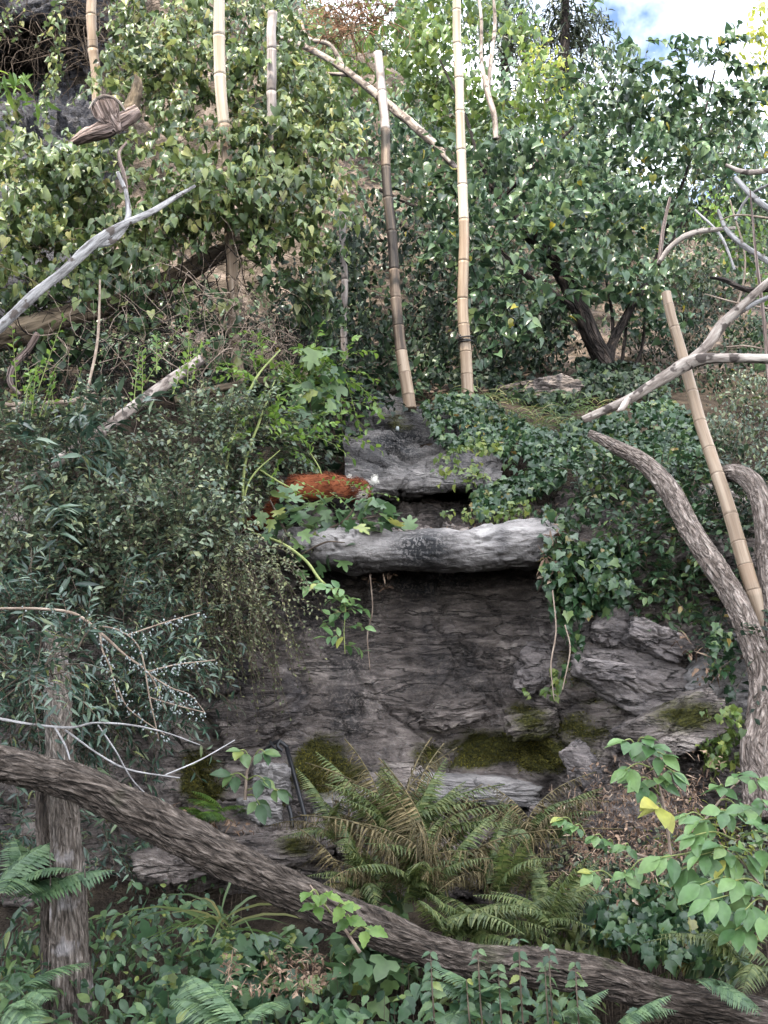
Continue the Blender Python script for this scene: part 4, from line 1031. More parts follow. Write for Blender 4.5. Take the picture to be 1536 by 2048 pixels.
for lb, cl_, mt, s, den in (("shade-darkened shrub filling the shade between the bamboo poles", [(700, 560, 10.6, 90, 120, .5), (930, 540, 10.6, 90, 110, .4), (780, 480, 10.6, 90, 90, .4), (860, 600, 10.8, 90, 120, .5), (690, 690, 10.0, 80, 80, .4), (870, 720, 10.2, 70, 60, .4)], L_DARK, .075, 420),
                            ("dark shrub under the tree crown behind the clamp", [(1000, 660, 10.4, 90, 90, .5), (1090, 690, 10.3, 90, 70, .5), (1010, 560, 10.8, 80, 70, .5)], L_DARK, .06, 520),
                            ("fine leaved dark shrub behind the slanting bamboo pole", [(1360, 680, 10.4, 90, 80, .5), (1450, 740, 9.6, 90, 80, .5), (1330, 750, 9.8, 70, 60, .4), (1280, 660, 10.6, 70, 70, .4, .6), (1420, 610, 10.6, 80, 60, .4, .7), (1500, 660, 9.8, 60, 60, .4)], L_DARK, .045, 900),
                            ("dusty small leaved shrub at the right edge above the trunks", [(1480, 870, 7.6, 90, 70, .4), (1520, 960, 7.0, 60, 70, .3), (1400, 880, 7.8, 70, 70, .4), (1500, 780, 8.4, 80, 50, .4)], L_COT, .034, 1500),
                            ("dull grey green bushes under the tree crown", [(1240, 640, 11.2, 60, 70, .4, .5), (1150, 560, 11.4, 90, 90, .4, .8), (1380, 540, 11.6, 90, 80, .4, .8), (1340, 430, 12.0, 100, 80, .4, .8)], L_COT, .055, 420)):
    hang_plant("background_shrub", lb, "shrub", cl_, den, T_OVAL, mt, s, 0, GS, .7)

# ------------------------------------------------------------------ climbing vines, upper left
GC = "climbing vines"
v1 = hang_plant("climbing_vine", "yellowish climbing vine draped over the rotting brown trunk", "vine", [(40, 330, 8.4, 90, 60, .4), (130, 380, 8.1, 120, 70, .45), (60, 440, 7.9, 100, 60, .4), (200, 330, 8.3, 100, 60, .4), (110, 500, 7.8, 110, 50, .35), (40, 560, 7.6, 60, 60, .3, .8), (60, 240, 9, 80, 40, .3, .8), (190, 560, 7.8, 60, 40, .25, .7), (120, 340, 8.1, 90, 50, .3)], 400, T_HEART, L_VINE_Y, .082, 300, GC, sprays=95, rnd=.85, lean=.5)
v2 = hang_plant("climbing_vine", "deep green climbing vine heaped round the half hidden bamboo", "vine", [(330, 330, 8.2, 110, 80, .45), (420, 400, 8.0, 130, 65, .4), (300, 440, 7.9, 100, 50, .3), (540, 400, 8.1, 110, 70, .4), (620, 400, 8.2, 80, 60, .35), (560, 470, 8.0, 110, 40, .3), (640, 460, 8.2, 50, 50, .3), (520, 300, 8.4, 100, 70, .4), (600, 310, 8.6, 80, 70, .4), (380, 260, 8.5, 90, 60, .4), (290, 500, 7.8, 60, 40, .2, .7), (680, 410, 8.2, 40, 25, .2, .7)], 400, T_HEART, L_VINE_Y, .08, 300, GC, sprays=95, rnd=.85, lean=.5)
v3 = hang_plant("climbing_vine", "tall climbing vine rising above the driftwood to the cliff top", "vine", [(340, 170, 8.9, 90, 70, .4), (270, 120, 9.1, 70, 60, .35), (390, 90, 9.2, 90, 80, .4), (330, 20, 9.5, 90, 60, .35), (500, 170, 8.9, 80, 80, .4), (530, 70, 9.3, 80, 70, .4), (600, 190, 9.1, 70, 80, .4), (620, 240, 8.9, 70, 60, .4), (220, 190, 8.8, 50, 60, .3, .7), (240, 20, 9.5, 30, 50, .2, .6), (470, 20, 9.5, 60, 60, .3)], 340, T_HEART, L_VINE_Y, .08, 260, GC, sprays=90, rnd=.85, lean=.5)
hang_plant("climbing_vine", "sparse vine leaves trailing below the heap onto the brush", "vine", [(330, 590, 7.8, 80, 40, .2, .8), (430, 620, 7.9, 60, 40, .2, .6), (150, 680, 7.6, 80, 40, .2, .6), (60, 600, 7.7, 80, 40, .2, 1.0), (160, 590, 7.6, 60, 35, .2, .7), (230, 530, 7.7, 90, 40, .2), (90, 700, 7.6, 60, 40, .2, .5), (280, 640, 7.6, 50, 22, .2), (240, 580, 7.6, 70, 40, .2, .6), (520, 560, 8.0, 40, 40, .2, .5), (340, 690, 7.7, 60, 25, .2, .6), (440, 700, 7.8, 50, 30, .2, .5), (610, 560, 8.4, 60, 60, .3, .9), (640, 620, 8.6, 60, 60, .3, .9)], 300, T_HEART, L_VINE, .08, 90, GC)
p0 = np.array([P(130, 60, 9.6), P(120, 110, 9.6), P(135, 0, 9.6), P(30, 10, 11.5), P(100, 160, 9.4)])
p0 = np.repeat(p0, 4, 0) + .06 * rng.normal(size=(20, 3))
pos, ax, nr, sd = shoot_frames(p0, rng.normal(size=p0.shape) * .15 + [-.2, -.1, -1], np.full(20, .5), 9, .1)
hv = root("hanging_vine", p0[0], "thin hanging vine strands in front of the dark cliff", "vine")
leaves(hv, pos, ax, nr, .06 * rng.uniform(.6, 1.2, len(pos)), T_HEART, L_VINE_Y, 60); stems(hv, sd, TWIG)
hang_plant("palmate_shrub", "large pointed leaves under the dark cliff at the left edge", "shrub", [(30, 165, 8.6, 55, 20, .2), (60, 185, 8.6, 40, 25, .2)], 400, T_LANCE, L_BRIGHT, .16, 40)

# ------------------------------------------------------------------ left bank bushes
GB = "left bank bushes"
GL = dict(group=GB)
shoot_plant("cotoneaster", "grey green small leaved bush covering the upper left bank", "shrub", [(70, 890, 6.5, 120, 60, .4), (240, 880, 6.5, 120, 60, .4), (400, 880, 6.7, 120, 70, .4), (520, 900, 6.8, 80, 80, .35), (330, 970, 6.3, 120, 70, .4), (470, 980, 6.5, 90, 60, .3), (150, 970, 6.2, 130, 60, .35)], 560, T_SMALL, L_COT, .042, (.15, .4), 12, .35, 120, **GL)
shoot_plant("cotoneaster", "silvery leaved bush bulging over the middle of the left bank", "shrub", [(120, 1060, 5.9, 140, 70, .35), (330, 1060, 5.95, 130, 70, .35), (220, 1120, 5.75, 130, 60, .3), (60, 1140, 5.6, 100, 70, .3), (420, 1080, 6.0, 70, 60, .25)], 640, T_SMALL, L_COT, .042, (.15, .38), 12, .35, 120, **GL)
shoot_plant("cotoneaster", "olive brown cotoneaster hanging over the left end of the ledge", "shrub", [(500, 1130, 5.95, 100, 55, .25), (560, 1180, 5.9, 60, 50, .2), (430, 1170, 5.9, 80, 50, .25), (500, 1230, 5.85, 90, 40, .2), (590, 1110, 6.1, 50, 50, .2), (430, 1270, 5.8, 80, 40, .2)], 700, T_SMALL, L_OLIVE, .022, (.12, .34), 16, .7, 80, up=-.1, bias=(.35, -.2, -.25), **GL)
shoot_plant("berberis", "dark narrow leaved bush filling the left side above the log", "shrub", [(80, 1230, 5.3, 120, 70, .3), (230, 1220, 5.4, 100, 60, .3), (60, 1340, 5.1, 100, 80, .3), (220, 1340, 5.3, 110, 80, .3), (330, 1280, 5.5, 80, 60, .25), (330, 1400, 5.4, 60, 70, .2), (180, 1440, 5.2, 120, 50, .25), (60, 1440, 5.0, 80, 60, .25), (70, 1340, 4.45, 60, 50, .15, .8), (150, 1310, 4.45, 50, 45, .15, .8), (100, 1280, 4.4, 50, 30, .12, .8), (300, 1490, 5.4, 60, 40, .2, .8)], 520, T_LANCE, L_LANCE, .055, (.15, .4), 12, .4, 160, **GL)
shoot_plant("berberis", "dark bush in the shade under the diagonal log", "shrub", [(40, 1640, 4.9, 60, 60, .25), (200, 1640, 5.3, 40, 50, .2), (30, 1740, 4.8, 40, 40, .2), (240, 1700, 5.4, 40, 40, .2)], 420, T_LANCE, L_LANCE, .05, (.15, .3), 10, .4, 40, **GL)
shoot_plant("lance_shrub", "drooping willow like leaves in front of the left bank bush", "shrub", [(240, 840, 6.1, 60, 30, .15), (150, 900, 5.9, 50, 40, .15), (60, 1060, 5.5, 70, 50, .2), (160, 1010, 5.7, 40, 40, .15), (40, 920, 5.8, 60, 50, .2)], 120, T_LANCE, L_LANCE, .11, (.2, .4), 12, .6, 120, **GL)
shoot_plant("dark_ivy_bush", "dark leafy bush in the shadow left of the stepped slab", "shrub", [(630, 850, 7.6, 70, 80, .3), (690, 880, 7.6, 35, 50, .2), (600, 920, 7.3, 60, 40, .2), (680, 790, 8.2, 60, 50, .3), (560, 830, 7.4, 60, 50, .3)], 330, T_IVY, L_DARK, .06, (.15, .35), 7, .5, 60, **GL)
shoot_plant("bright_shrub", "bright green leafy shrub in front of the bamboo foot", "shrub", [(590, 720, 7.3, 90, 28, .25), (660, 740, 7.3, 60, 28, .2), (540, 770, 7.1, 60, 40, .2), (620, 790, 7.1, 60, 40, .2, .8), (540, 880, 6.7, 70, 60, .2, .7), (600, 860, 6.9, 50, 60, .2, .5)], 130, T_OVAL, L_BRIGHT, .052, (.2, .45), 13, .45, 200, twig=STEM_GREEN, **GL)
# upright shoots growing out of the bushes
p0 = np.array([P(x, y, d) for x, y, d in [(285, 800, 6.5), (300, 760, 6.5), (345, 790, 6.5), (370, 770, 6.6), (90, 850, 6.2), (70, 820, 6.2), (110, 860, 6.2), (40, 840, 6.2), (30, 800, 6.3)]])
p0 = np.repeat(p0, 2, 0) + .04 * rng.normal(size=(18, 3))
pos, ax, nr, sd = shoot_frames(p0, rng.normal(size=p0.shape) * .2 + [.1, 0, 1], rng.uniform(.25, .55, 18), 16, .05, stem_r=.004)
us = root("young_shoots", p0[0], "upright yellow green young shoots above the left bank bush", "shoots")
leaves(us, pos, ax, nr, .04 * rng.uniform(.6, 1.3, len(pos)), T_SMALL, L_BRIGHT, 80); stems(us, sd, STEM_GREEN)
# thorny rose canes
rose = root("wild_rose", P(450, 1060, 6.3), "wild rose with tall pale green canes and a hanging leafy sprig", "shrub")
for pts, ws in (([(440, 1060, 6.4), (450, 950, 6.5), (470, 860, 6.6), (510, 760, 6.8), (560, 700, 7.0)], [6, 6, 6, 5, 3]), ([(485, 1050, 6.4), (490, 930, 6.5), (520, 840, 6.6), (550, 760, 6.8)], [6, 6, 5, 3]), ([(480, 1050, 6.4), (500, 960, 6.4), (560, 900, 6.5)], [4, 4, 2]),
                ([(500, 1065, 6.3), (560, 1085, 6.0), (610, 1120, 5.8), (640, 1160, 5.7), (665, 1180, 5.68), (690, 1210, 5.66), (688, 1260, 5.66), (690, 1308, 5.66)], [5, 6, 6, 6, 4, 3, 2, 2]), ([(430, 1050, 6.4), (420, 990, 6.4), (410, 960, 6.4)], [5, 4, 3]),
                ([(620, 905, 6.6), (640, 940, 6.5), (650, 985, 6.45), (640, 1020, 6.4)], [3, 3, 3, 2]), ([(520, 940, 6.5), (560, 965, 6.4), (600, 985, 6.4)], [4, 4, 2])):
    bark_tube("cane", pts, ws, STEM_GREEN, 60, 8, .1, parent=rose)
p0 = np.array([P(x, y, d) for x, y, d in [(688, 1180, 5.66), (665, 1185, 5.66), (700, 1200, 5.66), (690, 1220, 5.66), (680, 1235, 5.66), (692, 1255, 5.66), (690, 1275, 5.66), (688, 1290, 5.66), (650, 1165, 5.68), (675, 1215, 5.66), (700, 1225, 5.66)]])
dr = np.stack([np.where(np.arange(len(p0)) % 2, 1., -1.), rng.normal(size=len(p0)) * .4, rng.normal(size=len(p0)) * .3 + .1], -1)
pos, ax, nr, sd = shoot_frames(p0, dr, np.full(len(p0), .11), 6, .3, spread=1.0, stem_r=.0015)
leaves(rose, pos, ax, nr, .066 * rng.uniform(.7, 1.2, len(pos)), T_OVAL, L_SAP, 66); stems(rose, sd, STEM_GREEN)
p0 = np.array([P(x, y, 6.2) for x, y in [(570, 975), (600, 990), (630, 965), (660, 985), (690, 970), (640, 1000), (590, 960), (720, 990)]])
pos, ax, nr, sd = shoot_frames(p0, rng.normal(size=p0.shape) * .25 + [.8, -.1, .05], rng.uniform(.14, .26, len(p0)), 9, .35, stem_r=.0018)
leaves(rose, pos, ax, nr, .028 * rng.uniform(.7, 1.2, len(pos)), T_OVAL, L_BRIGHT, 72); stems(rose, sd, STEM_GREEN)
# fig with lobed leaves
fig = root("fig_bush", P(590, 1060, 6.2), "fig bush with big lobed leaves in front of the red furred animal", "shrub")
for pts, ws in (([(590, 1100, 6.2), (640, 1066, 6.15), (690, 1040, 6.1), (715, 1005, 6.1)], [6, 6, 5, 3]), ([(690, 1040, 6.1), (740, 1035, 6.15), (790, 1020, 6.2)], [4, 3, 2]), ([(590, 1100, 6.2), (560, 1040, 6.2), (540, 1000, 6.25)], [6, 5, 3]), ([(600, 1110, 6.1), (650, 1085, 6.0), (690, 1085, 5.95)], [4, 4, 2])):
    bark_tube("branch", pts, ws, TWIG, 40, 8, .1, parent=fig)
q = [(765, 1012), (728, 1000), (742, 998), (715, 1004), (690, 1008), (660, 1010), (640, 1005), (620, 1020), (680, 1025), (730, 1040), (750, 1030), (775, 1040), (790, 1055), (700, 1045), (600, 1030), (570, 1010), (560, 1035), (545, 1050), (590, 1050), (620, 1050), (650, 1030), (610, 1075), (640, 1080), (600, 1095), (660, 1095), (690, 1085), (560, 1075), (625, 1105), (650, 1115), (590, 1120), (545, 1010), (575, 985), (555, 970), (680, 1100), (735, 1065), (755, 1050), (715, 1028)]
q = q + [(x + 9, y + 8) for x, y in q] + [(x - 8, y + 5) for x, y in q]
q = np.array([P(x + rng.normal() * 9, y + rng.normal() * 7, 6.12 + .25 * abs(x - 680) / 100 * .3 + rng.normal() * .08) for x, y in q])
ax = rng.normal(size=q.shape) * .6 + [.2, -.35, -.35]; nr = rng.normal(size=q.shape) * .35 + [0, -.45, 1]
leaves(fig, q, ax, nr, rng.uniform(.075, .13, len(q)), T_FIG, L_FIG, 100)
hang_plant("fig_bush", "dark lobed fig leaves hanging below the bright shrub", "shrub", [(620, 800, 7.0, 50, 40, .2), (660, 760, 7.1, 40, 30, .2), (640, 720, 7.1, 40, 20, .2), (600, 850, 6.9, 40, 30, .2)], 200, T_FIG, L_FIG, .13, 60)
# white berried twigs
def twiggy(px0, py0, d, specs, r_, mat, berries):
    pos = []
    for pts, ws in specs:
        o, C = bark_tube("twig", pts, ws, mat, 50, 8, .08, parent=r_)
        Cc = catmull(C, 60)
        if berries:
            for k in range(8, 60, 2):
                for _ in range(rng.integers(0, 3)):
                    pos.append(Cc[k] + rng.normal(size=3) * [.016, .012, .012] - [0, 0, .012])
    return pos
bt = root("berry_twigs", P(20, 1217, 4.95), "bare branching twigs dotted with small white berries", "twigs")
sp_ = [([(0, 1217, 4.95), (80, 1218, 4.92), (150, 1228, 4.9), (200, 1265, 4.88), (250, 1310, 4.9), (300, 1350, 4.92), (330, 1420, 4.95)], [5, 6, 6, 6, 5, 4, 2]), ([(200, 1265, 4.88), (205, 1300, 4.87), (222, 1340, 4.87), (235, 1400, 4.88)], [4, 4, 3, 2]),
       ([(255, 1270, 4.9), (330, 1245, 4.95), (400, 1225, 5.0)], [3, 3, 2]), ([(290, 1345, 4.92), (350, 1330, 4.95), (430, 1320, 5.0)], [3, 3, 2]), ([(190, 1250, 4.88), (240, 1262, 4.88), (280, 1300, 4.9), (300, 1400, 4.92), (318, 1480, 4.95)], [3, 3, 3, 3, 2]),
       ([(300, 1350, 4.92), (340, 1375, 4.93), (380, 1390, 4.95), (410, 1425, 5.0)], [3, 3, 2, 2]), ([(300, 1395, 4.92), (350, 1410, 4.95), (410, 1425, 5.0)], [3, 3, 2]), ([(235, 1375, 4.9), (260, 1420, 4.92), (330, 1470, 4.95)], [3, 3, 2])]
bp_ = twiggy(0, 0, 0, sp_, bt, TWIG_PALE, True)
bp_ = np.array(bp_)
oct_v = np.array([[1, 0, 0], [-1, 0, 0], [0, 1, 0], [0, -1, 0], [0, 0, 1.3], [0, 0, -1.3]]) * .0055
oct_f = np.array([[0, 2, 4], [2, 1, 4], [1, 3, 4], [3, 0, 4], [2, 0, 5], [1, 2, 5], [3, 1, 5], [0, 3, 5]])
bm_ = new_mesh("berry", oct_v, [oct_f], WHITE)
pick = rng.permutation(len(bp_))[:250]
for k in pick:
    o = bpy.data.objects.new("berry", bm_); COL.objects.link(o); o.parent = bt
    o.location = Vector(bp_[k]) - bt.location
V = (bp_[:, None] + oct_v[None] * .8 + rng.normal(size=(len(bp_), 1, 3)) * .012).reshape(-1, 3)
obj("berries", new_mesh("berries", V, [(oct_f[None] + (np.arange(len(bp_)) * 6)[:, None, None]).reshape(-1, 3)], WHITE), bt, kind="stuff")
bt2 = root("thorny_twigs", P(0, 1437, 4.35), "thorny grey bare twigs crossing above the diagonal log", "twigs")
twiggy(0, 0, 0, [([(-30, 1432, 4.3), (60, 1448, 4.3), (140, 1455, 4.3), (190, 1446, 4.3), (260, 1450, 4.35), (330, 1465, 4.4), (400, 1490, 4.5)], [6, 5, 5, 4, 4, 3, 2]), ([(110, 1455, 4.3), (130, 1490, 4.28), (140, 1520, 4.26)], [4, 4, 3]), ([(130, 1460, 4.3), (200, 1510, 4.32), (260, 1540, 4.35), (360, 1556, 4.4)], [4, 4, 4, 2]),
                     ([(196, 1450, 4.3), (230, 1500, 4.32), (265, 1560, 4.35), (310, 1605, 4.4)], [3, 3, 3, 2]), ([(330, 1550, 4.4), (400, 1520, 4.5), (470, 1480, 4.6)], [3, 3, 2])], bt2, SILVER, False)

# ------------------------------------------------------------------ ivy
def surf_ivy(name, label, pts_fn, n, size, mat, nparts, tpl=T_IVY, lift=.06, **kw):
    q = pts_fn(n)
    U = np.tile([0, -.55, .75], (len(q), 1))
    ax, nr = hang_frames(unit(U + .3 * rng.normal(size=U.shape)), .4, .8, .45)
    q = q + np.array([0, -.35, .8]) * (rng.random(len(q)) * lift)[:, None]
    lo = q[np.argmin(q[:, 2])]
    r_ = root(name, lo, label, "ivy", "ivy patches")
    leaves(r_, q, ax, nr, size * rng.uniform(.55, 1.25, len(q)), tpl, mat, nparts)
    return r_
def band(poly, dfun, jitter=.05):
    """random points of a world patch: outline given through the photo, depth through the slope"""
    poly = np.array(poly, float)
    def inside(x, y):
        c = np.zeros(len(x), bool)
        j = len(poly) - 1
        for i in range(len(poly)):
            xi, yi = poly[i]; xj, yj = poly[j]
            hit = ((yi > y) != (yj > y)) & (x < (xj - xi) * (y - yi) / (yj - yi + 1e-9) + xi)
            c ^= hit; j = i
        return c
    def f(n):
        x = rng.uniform(poly[:, 0].min(), poly[:, 0].max(), n * 3); y = rng.uniform(poly[:, 1].min(), poly[:, 1].max(), n * 3)
        cl = fbm(np.stack([x / 45, y / 30, x * 0], -1), 3) * 1.3 + rng.random(n * 3) * 1.4 > .35
        ok = inside(x, y) & cl
        x, y = x[ok][:n], y[ok][:n]
        return np.array([P(a, b, dfun(a, b) + rng.normal() * jitter) for a, b in zip(x, y)])
    return f
slope_d = lambda x, y: np.interp(y, [700, 790, 860, 930, 1000, 1060], [9.3, 8.35, 7.75, 7.3, 6.95, 6.6]) - .45 * float(sstep(1080, 1300, x))
surf_ivy("ivy", "dense ivy carpet on the bank beside the stepped slab", band([(840, 815), (880, 798), (960, 800), (1010, 830), (1060, 860), (1130, 880), (1130, 960), (1080, 990), (1020, 1010), (960, 1045), (945, 1000), (960, 940), (880, 890)], slope_d), 5200, .05, L_IVY, 300)
surf_ivy("ivy", "lighter ivy over the bank behind the curved trunk", band([(1120, 850), (1200, 840), (1330, 800), (1400, 850), (1420, 960), (1300, 980), (1150, 960)], slope_d), 3800, .046, L_IVY, 250)
surf_ivy("ivy", "shaded ivy on the terrace round the dark forked tree", band([(840, 760), (1000, 740), (1180, 720), (1330, 740), (1340, 800), (1180, 790), (1130, 840), (1040, 800), (960, 775)], lambda x, y: np.interp(y, [700, 790, 850], [10.0, 8.8, 8.1])), 1500, .06, L_DARK, 60)
surf_ivy("ivy", "young yellow green ivy creeping over the upper slab edge", band([(860, 930), (960, 880), (1010, 900), (990, 960), (880, 985)], lambda x, y: slope_d(x, y) - .15), 300, .045, L_IVY_Y, 80)
surf_ivy("ivy", "tiny bright ivy trailing along the terrace under the slab", band([(870, 1035), (950, 1030), (1010, 1020), (1070, 1010), (1060, 1035), (990, 1050)], lambda x, y: 6.65), 130, .034, L_IVY_Y, 60)
ic = hang_plant("ivy", "thick ivy curtain hanging over the right end of the pale ledge", "ivy", [(1130, 1030, 6.3, 75, 28, .2), (1110, 1075, 6.2, 45, 45, .18), (1160, 1085, 6.1, 60, 60, .2), (1200, 1140, 6.05, 60, 60, .2), (1150, 1160, 6.0, 50, 55, .15), (1205, 1195, 6.0, 40, 40, .12), (1125, 1215, 5.98, 25, 45, .1, .8), (1155, 1270, 5.9, 25, 50, .1, .7), (1140, 1340, 5.85, 14, 30, .06, .5), (1110, 1150, 5.95, 35, 50, .1), (1180, 1225, 5.85, 45, 35, .1), (1225, 1180, 5.9, 40, 40, .12), (1120, 1100, 6.0, 40, 40, .12), (1240, 1110, 6.0, 40, 50, .15)], 1150, T_IVY, L_IVY, .056, 300, "ivy patches", .5, ntw=30)
for k, pts in enumerate(([(1105, 1180, 5.9), (1112, 1260, 5.85), (1102, 1330, 5.8), (1108, 1400, 5.75)], [(1130, 1250, 5.85), (1140, 1300, 5.8), (1125, 1380, 5.76)], [(740, 1150, 6.2), (745, 1220, 6.3), (735, 1270, 6.35), (740, 1340, 6.4)])):
    bark_tube("vine_stem", pts, [3, 3, 3, 2][:len(pts)], TWIG_PALE, 40, 6, .1, label=("pale ivy stem dangling from the ivy curtain", "short ivy runner below the ivy curtain", "thin dead stem dangling under the pale ledge")[k], cat="stem")
surf_ivy("ivy", "ivy sprig climbing on the rock face below the curtain", band([(1025, 1380), (1050, 1375), (1110, 1395), (1130, 1345), (1100, 1350), (1120, 1405), (1060, 1400)], lambda x, y: 5.95), 110, .045, L_IVY_Y, 50)
surf_ivy("ivy", "dark ivy mound under the broad leaved sapling", band([(1180, 1800), (1250, 1770), (1400, 1760), (1480, 1830), (1490, 1950), (1380, 1950), (1250, 1910), (1170, 1860)], lambda x, y: np.interp(y, [1760, 1950], [4.9, 4.35])), 1100, .055, L_IVY, 200)
surf_ivy("ivy", "ivy hanging beside the curved trunk above the striped slab", band([(1430, 1260), (1470, 1290), (1460, 1400), (1430, 1380), (1410, 1300)], lambda x, y: 5.6), 130, .045, L_IVY, 60)
surf_ivy("ivy", "yellowish ivy at the foot of the curved trunk", band([(1400, 1420), (1480, 1430), (1500, 1540), (1420, 1560), (1390, 1480)], lambda x, y: 5.45), 260, .04, L_IVY_Y, 60)
# evergreen shrub right
shoot_plant("evergreen_shrub", "glossy evergreen shrub between the ivy curtain and the curved trunk", "shrub", [(1240, 1000, 6.55, 90, 50, .3), (1320, 960, 6.6, 80, 50, .3), (1290, 1080, 6.3, 90, 60, .25), (1360, 1100, 6.25, 60, 70, .25), (1300, 1160, 6.15, 80, 50, .2), (1360, 1200, 6.1, 50, 50, .2), (1390, 1040, 6.3, 50, 60, .2), (1200, 950, 6.8, 70, 40, .25)], 330, T_OVAL, L_IVY, .052, (.12, .28), 9, .3, 280)
shoot_plant("evergreen_shrub", "dark shrub between the two pinkish trunks", "shrub", [(1450, 1060, 6.3, 50, 80, .2), (1480, 1150, 6.2, 40, 60, .2), (1440, 1200, 6.3, 60, 50, .2), (1500, 1040, 6.4, 50, 60, .2), (1430, 960, 6.6, 60, 50, .2), (1530, 1300, 5.5, 40, 30, .1), (1480, 1260, 5.75, 40, 30, .1)], 420, T_SMALL, L_DARK, .045, (.12, .28), 9, .4, 60)
shoot_plant("evergreen_shrub", "low leafy tuft over the cracked rock", "shrub", [(1300, 1225, 5.95, 50, 20, .12), (1340, 1250, 5.9, 40, 15, .1)], 330, T_OVAL, L_FIG, .045, (.1, .2), 8, .4, 60)
# board
g = Geo()
a, b = P(1438, 1268, 5.7), P(1640, 1285, 5.6)
dv = unit(b - a); up = np.array([0, 0, 1.]); bk = unit(np.cross(up, dv))
c8 = np.array([a + bk * (s * .07) + up * (t * .010) + dv * 0 for s in (-1, 1) for t in (-1, 1)] + [b + bk * (s * .07) + up * (t * .010) for s in (-1, 1) for t in (-1, 1)])
g.add(c8, [np.array([[0, 1, 3, 2], [4, 6, 7, 5], [0, 4, 5, 1], [2, 3, 7, 6], [1, 5, 7, 3], [0, 2, 6, 4]])], (c8 - a)[:, [1, 2, 0]])
obj("wooden_board", g.mesh("wooden_board", SILVER, False), label="weathered grey board lying behind the curved trunk", cat="board")

# ------------------------------------------------------------------ ferns
def frond_mesh(name, mat, pairs=20, droop=.5, width=.24, dead=0., seed=0):
    rg = np.random.default_rng(seed)
    t = np.linspace(0, 1, pairs + 4)
    zc = -droop * t ** 2 + .12 * t; yc = t * (1 - .25 * droop * t)
    rach = np.stack([.02 * np.sin(t * 3 + seed), yc, zc], -1)
    k_ = 1 - .5 * min(dead, 1)
    tp = leaf_tpl([(0, 0), (.13 * k_, .06), (.10 * k_, .18), (.13 * k_, .22), (.09 * k_, .36), (.11 * k_, .4), (.06 * k_, .6), (.07 * k_, .63), (0, 1)], .15, .25 + dead * 1.3, .35)
    pos, ax, nr, sz = [], [], [], []
    for k in range(3, pairs + 3):
        tan = unit(rach[min(k + 1, len(t) - 1)] - rach[k - 1])
        w = width * math.sin(math.pi * (t[k] * .86 + .12)) ** .8 * 1.1
        for s in (-1, 1):
            side = np.array([s, 0, 0.])
            a = side * 1.0 + tan * .35 + np.array([0, 0, -.15 - dead * rg.random()]) + dead * .35 * rg.normal(size=3)
            pos.append(rach[k]); ax.append(a); nr.append(np.cross(tan, np.array([1., 0, 0])) * -1 + .15 * rg.normal(size=3)); sz.append(w * rg.uniform(.85, 1.1))
    nr = np.array(nr); nr[nr[:, 2] < 0] *= -1
    V, F = cloud(np.array(pos), np.array(ax), nr, np.array(sz), tp)
    V2, F2 = prisms(rach[:-1], rach[1:], np.full(len(t) - 1, .006), np.full(len(t) - 1, .005))
    return new_mesh(name, np.concatenate([V, V2]), [F, F2 + len(V)], mat, False)
FG = [frond_mesh("frond", L_FERN, 30, d, .15, .2, i) for i, d in enumerate((.35, .6, .9))]
FD = [frond_mesh("frond", L_FERN_D, 22, d, .25, 0, 10 + i) for i, d in enumerate((.3, .55))]
FB = [frond_mesh("frond", L_FERN_B, 28, d, .11, .9, 20 + i) for i, d in enumerate((.4, .8, 1.2))]
def fern(label, px, py, d, specs, group="ferns"):
    """specs: (azimuth deg, elevation deg, length m, mesh)"""
    c = P(px, py, d)
    specs = specs + [(az + rng.uniform(-25, 25), el + rng.uniform(-15, 10), L * rng.uniform(.6, .95), me) for az, el, L, me in specs] if len(specs) > 10 else specs
    r_ = root("fern", c, label, "fern", group)
    for az, el, L, me in specs:
        o = bpy.data.objects.new("frond", me); COL.objects.link(o); o.parent = r_
        m = Matrix.Rotation(R(az), 4, 'Z') @ Matrix.Rotation(R(el), 4, 'X') @ Matrix.Rotation(R(rng.uniform(-20, 20)), 4, 'Y')
        o.matrix_basis = Matrix.Translation(Vector(rng.normal(size=3) * [.05, .05, .01])) @ m @ Matrix.Diagonal((L, L, L, 1))
    return r_
def rsp(n, meshes, L=(.3, .5), el=(35, 75), az=(-180, 180)):
    return [(rng.uniform(*az), rng.uniform(*el), rng.uniform(*L), meshes[rng.integers(len(meshes))]) for _ in range(n)]
fern("big half withered fern clump in front of the mossy bench", 850, 1800, 4.75, rsp(18, FG + FG + FB, (.3, .52), (58, 92)) + rsp(9, FB, (.45, .68), (70, 92)))
fern("brown withered fern with tall curled fronds against the rock", 800, 1720, 5.0, rsp(7, FB, (.4, .65), (65, 92)) + rsp(13, FG, (.4, .62), (60, 88)))
fern("mixed green and brown fern under the pinkish rock knob", 990, 1790, 4.8, rsp(13, FG + FB, (.2, .42), (50, 88)))
fern("brown drooping fern over the right of the bench", 1060, 1690, 5.1, rsp(5, FB, (.3, .5), (45, 85)) + rsp(8, FG, (.3, .5), (45, 85)))
fern("green fern growing from the left of the big clump", 740, 1790, 4.8, rsp(9, FG, (.25, .42), (40, 80)) + rsp(4, FB, (.3, .45)))
fern("rusty fern frond tuft hanging above the shelf", 690, 1680, 5.2, rsp(8, FB, (.25, .38), (20, 60)) + rsp(4, FG, (.25, .4)))
fern("low green fern behind the diagonal log", 920, 1870, 4.5, rsp(14, FG, (.25, .45), (30, 70)))
fern("low dull fern beside the dark ivy mound", 1090, 1850, 4.5, rsp(12, FG, (.2, .4), (30, 70)))
fern("blue green fern at the left edge under the log", 20, 1800, 4.3, rsp(10, FD, (.25, .45), (20, 60)))
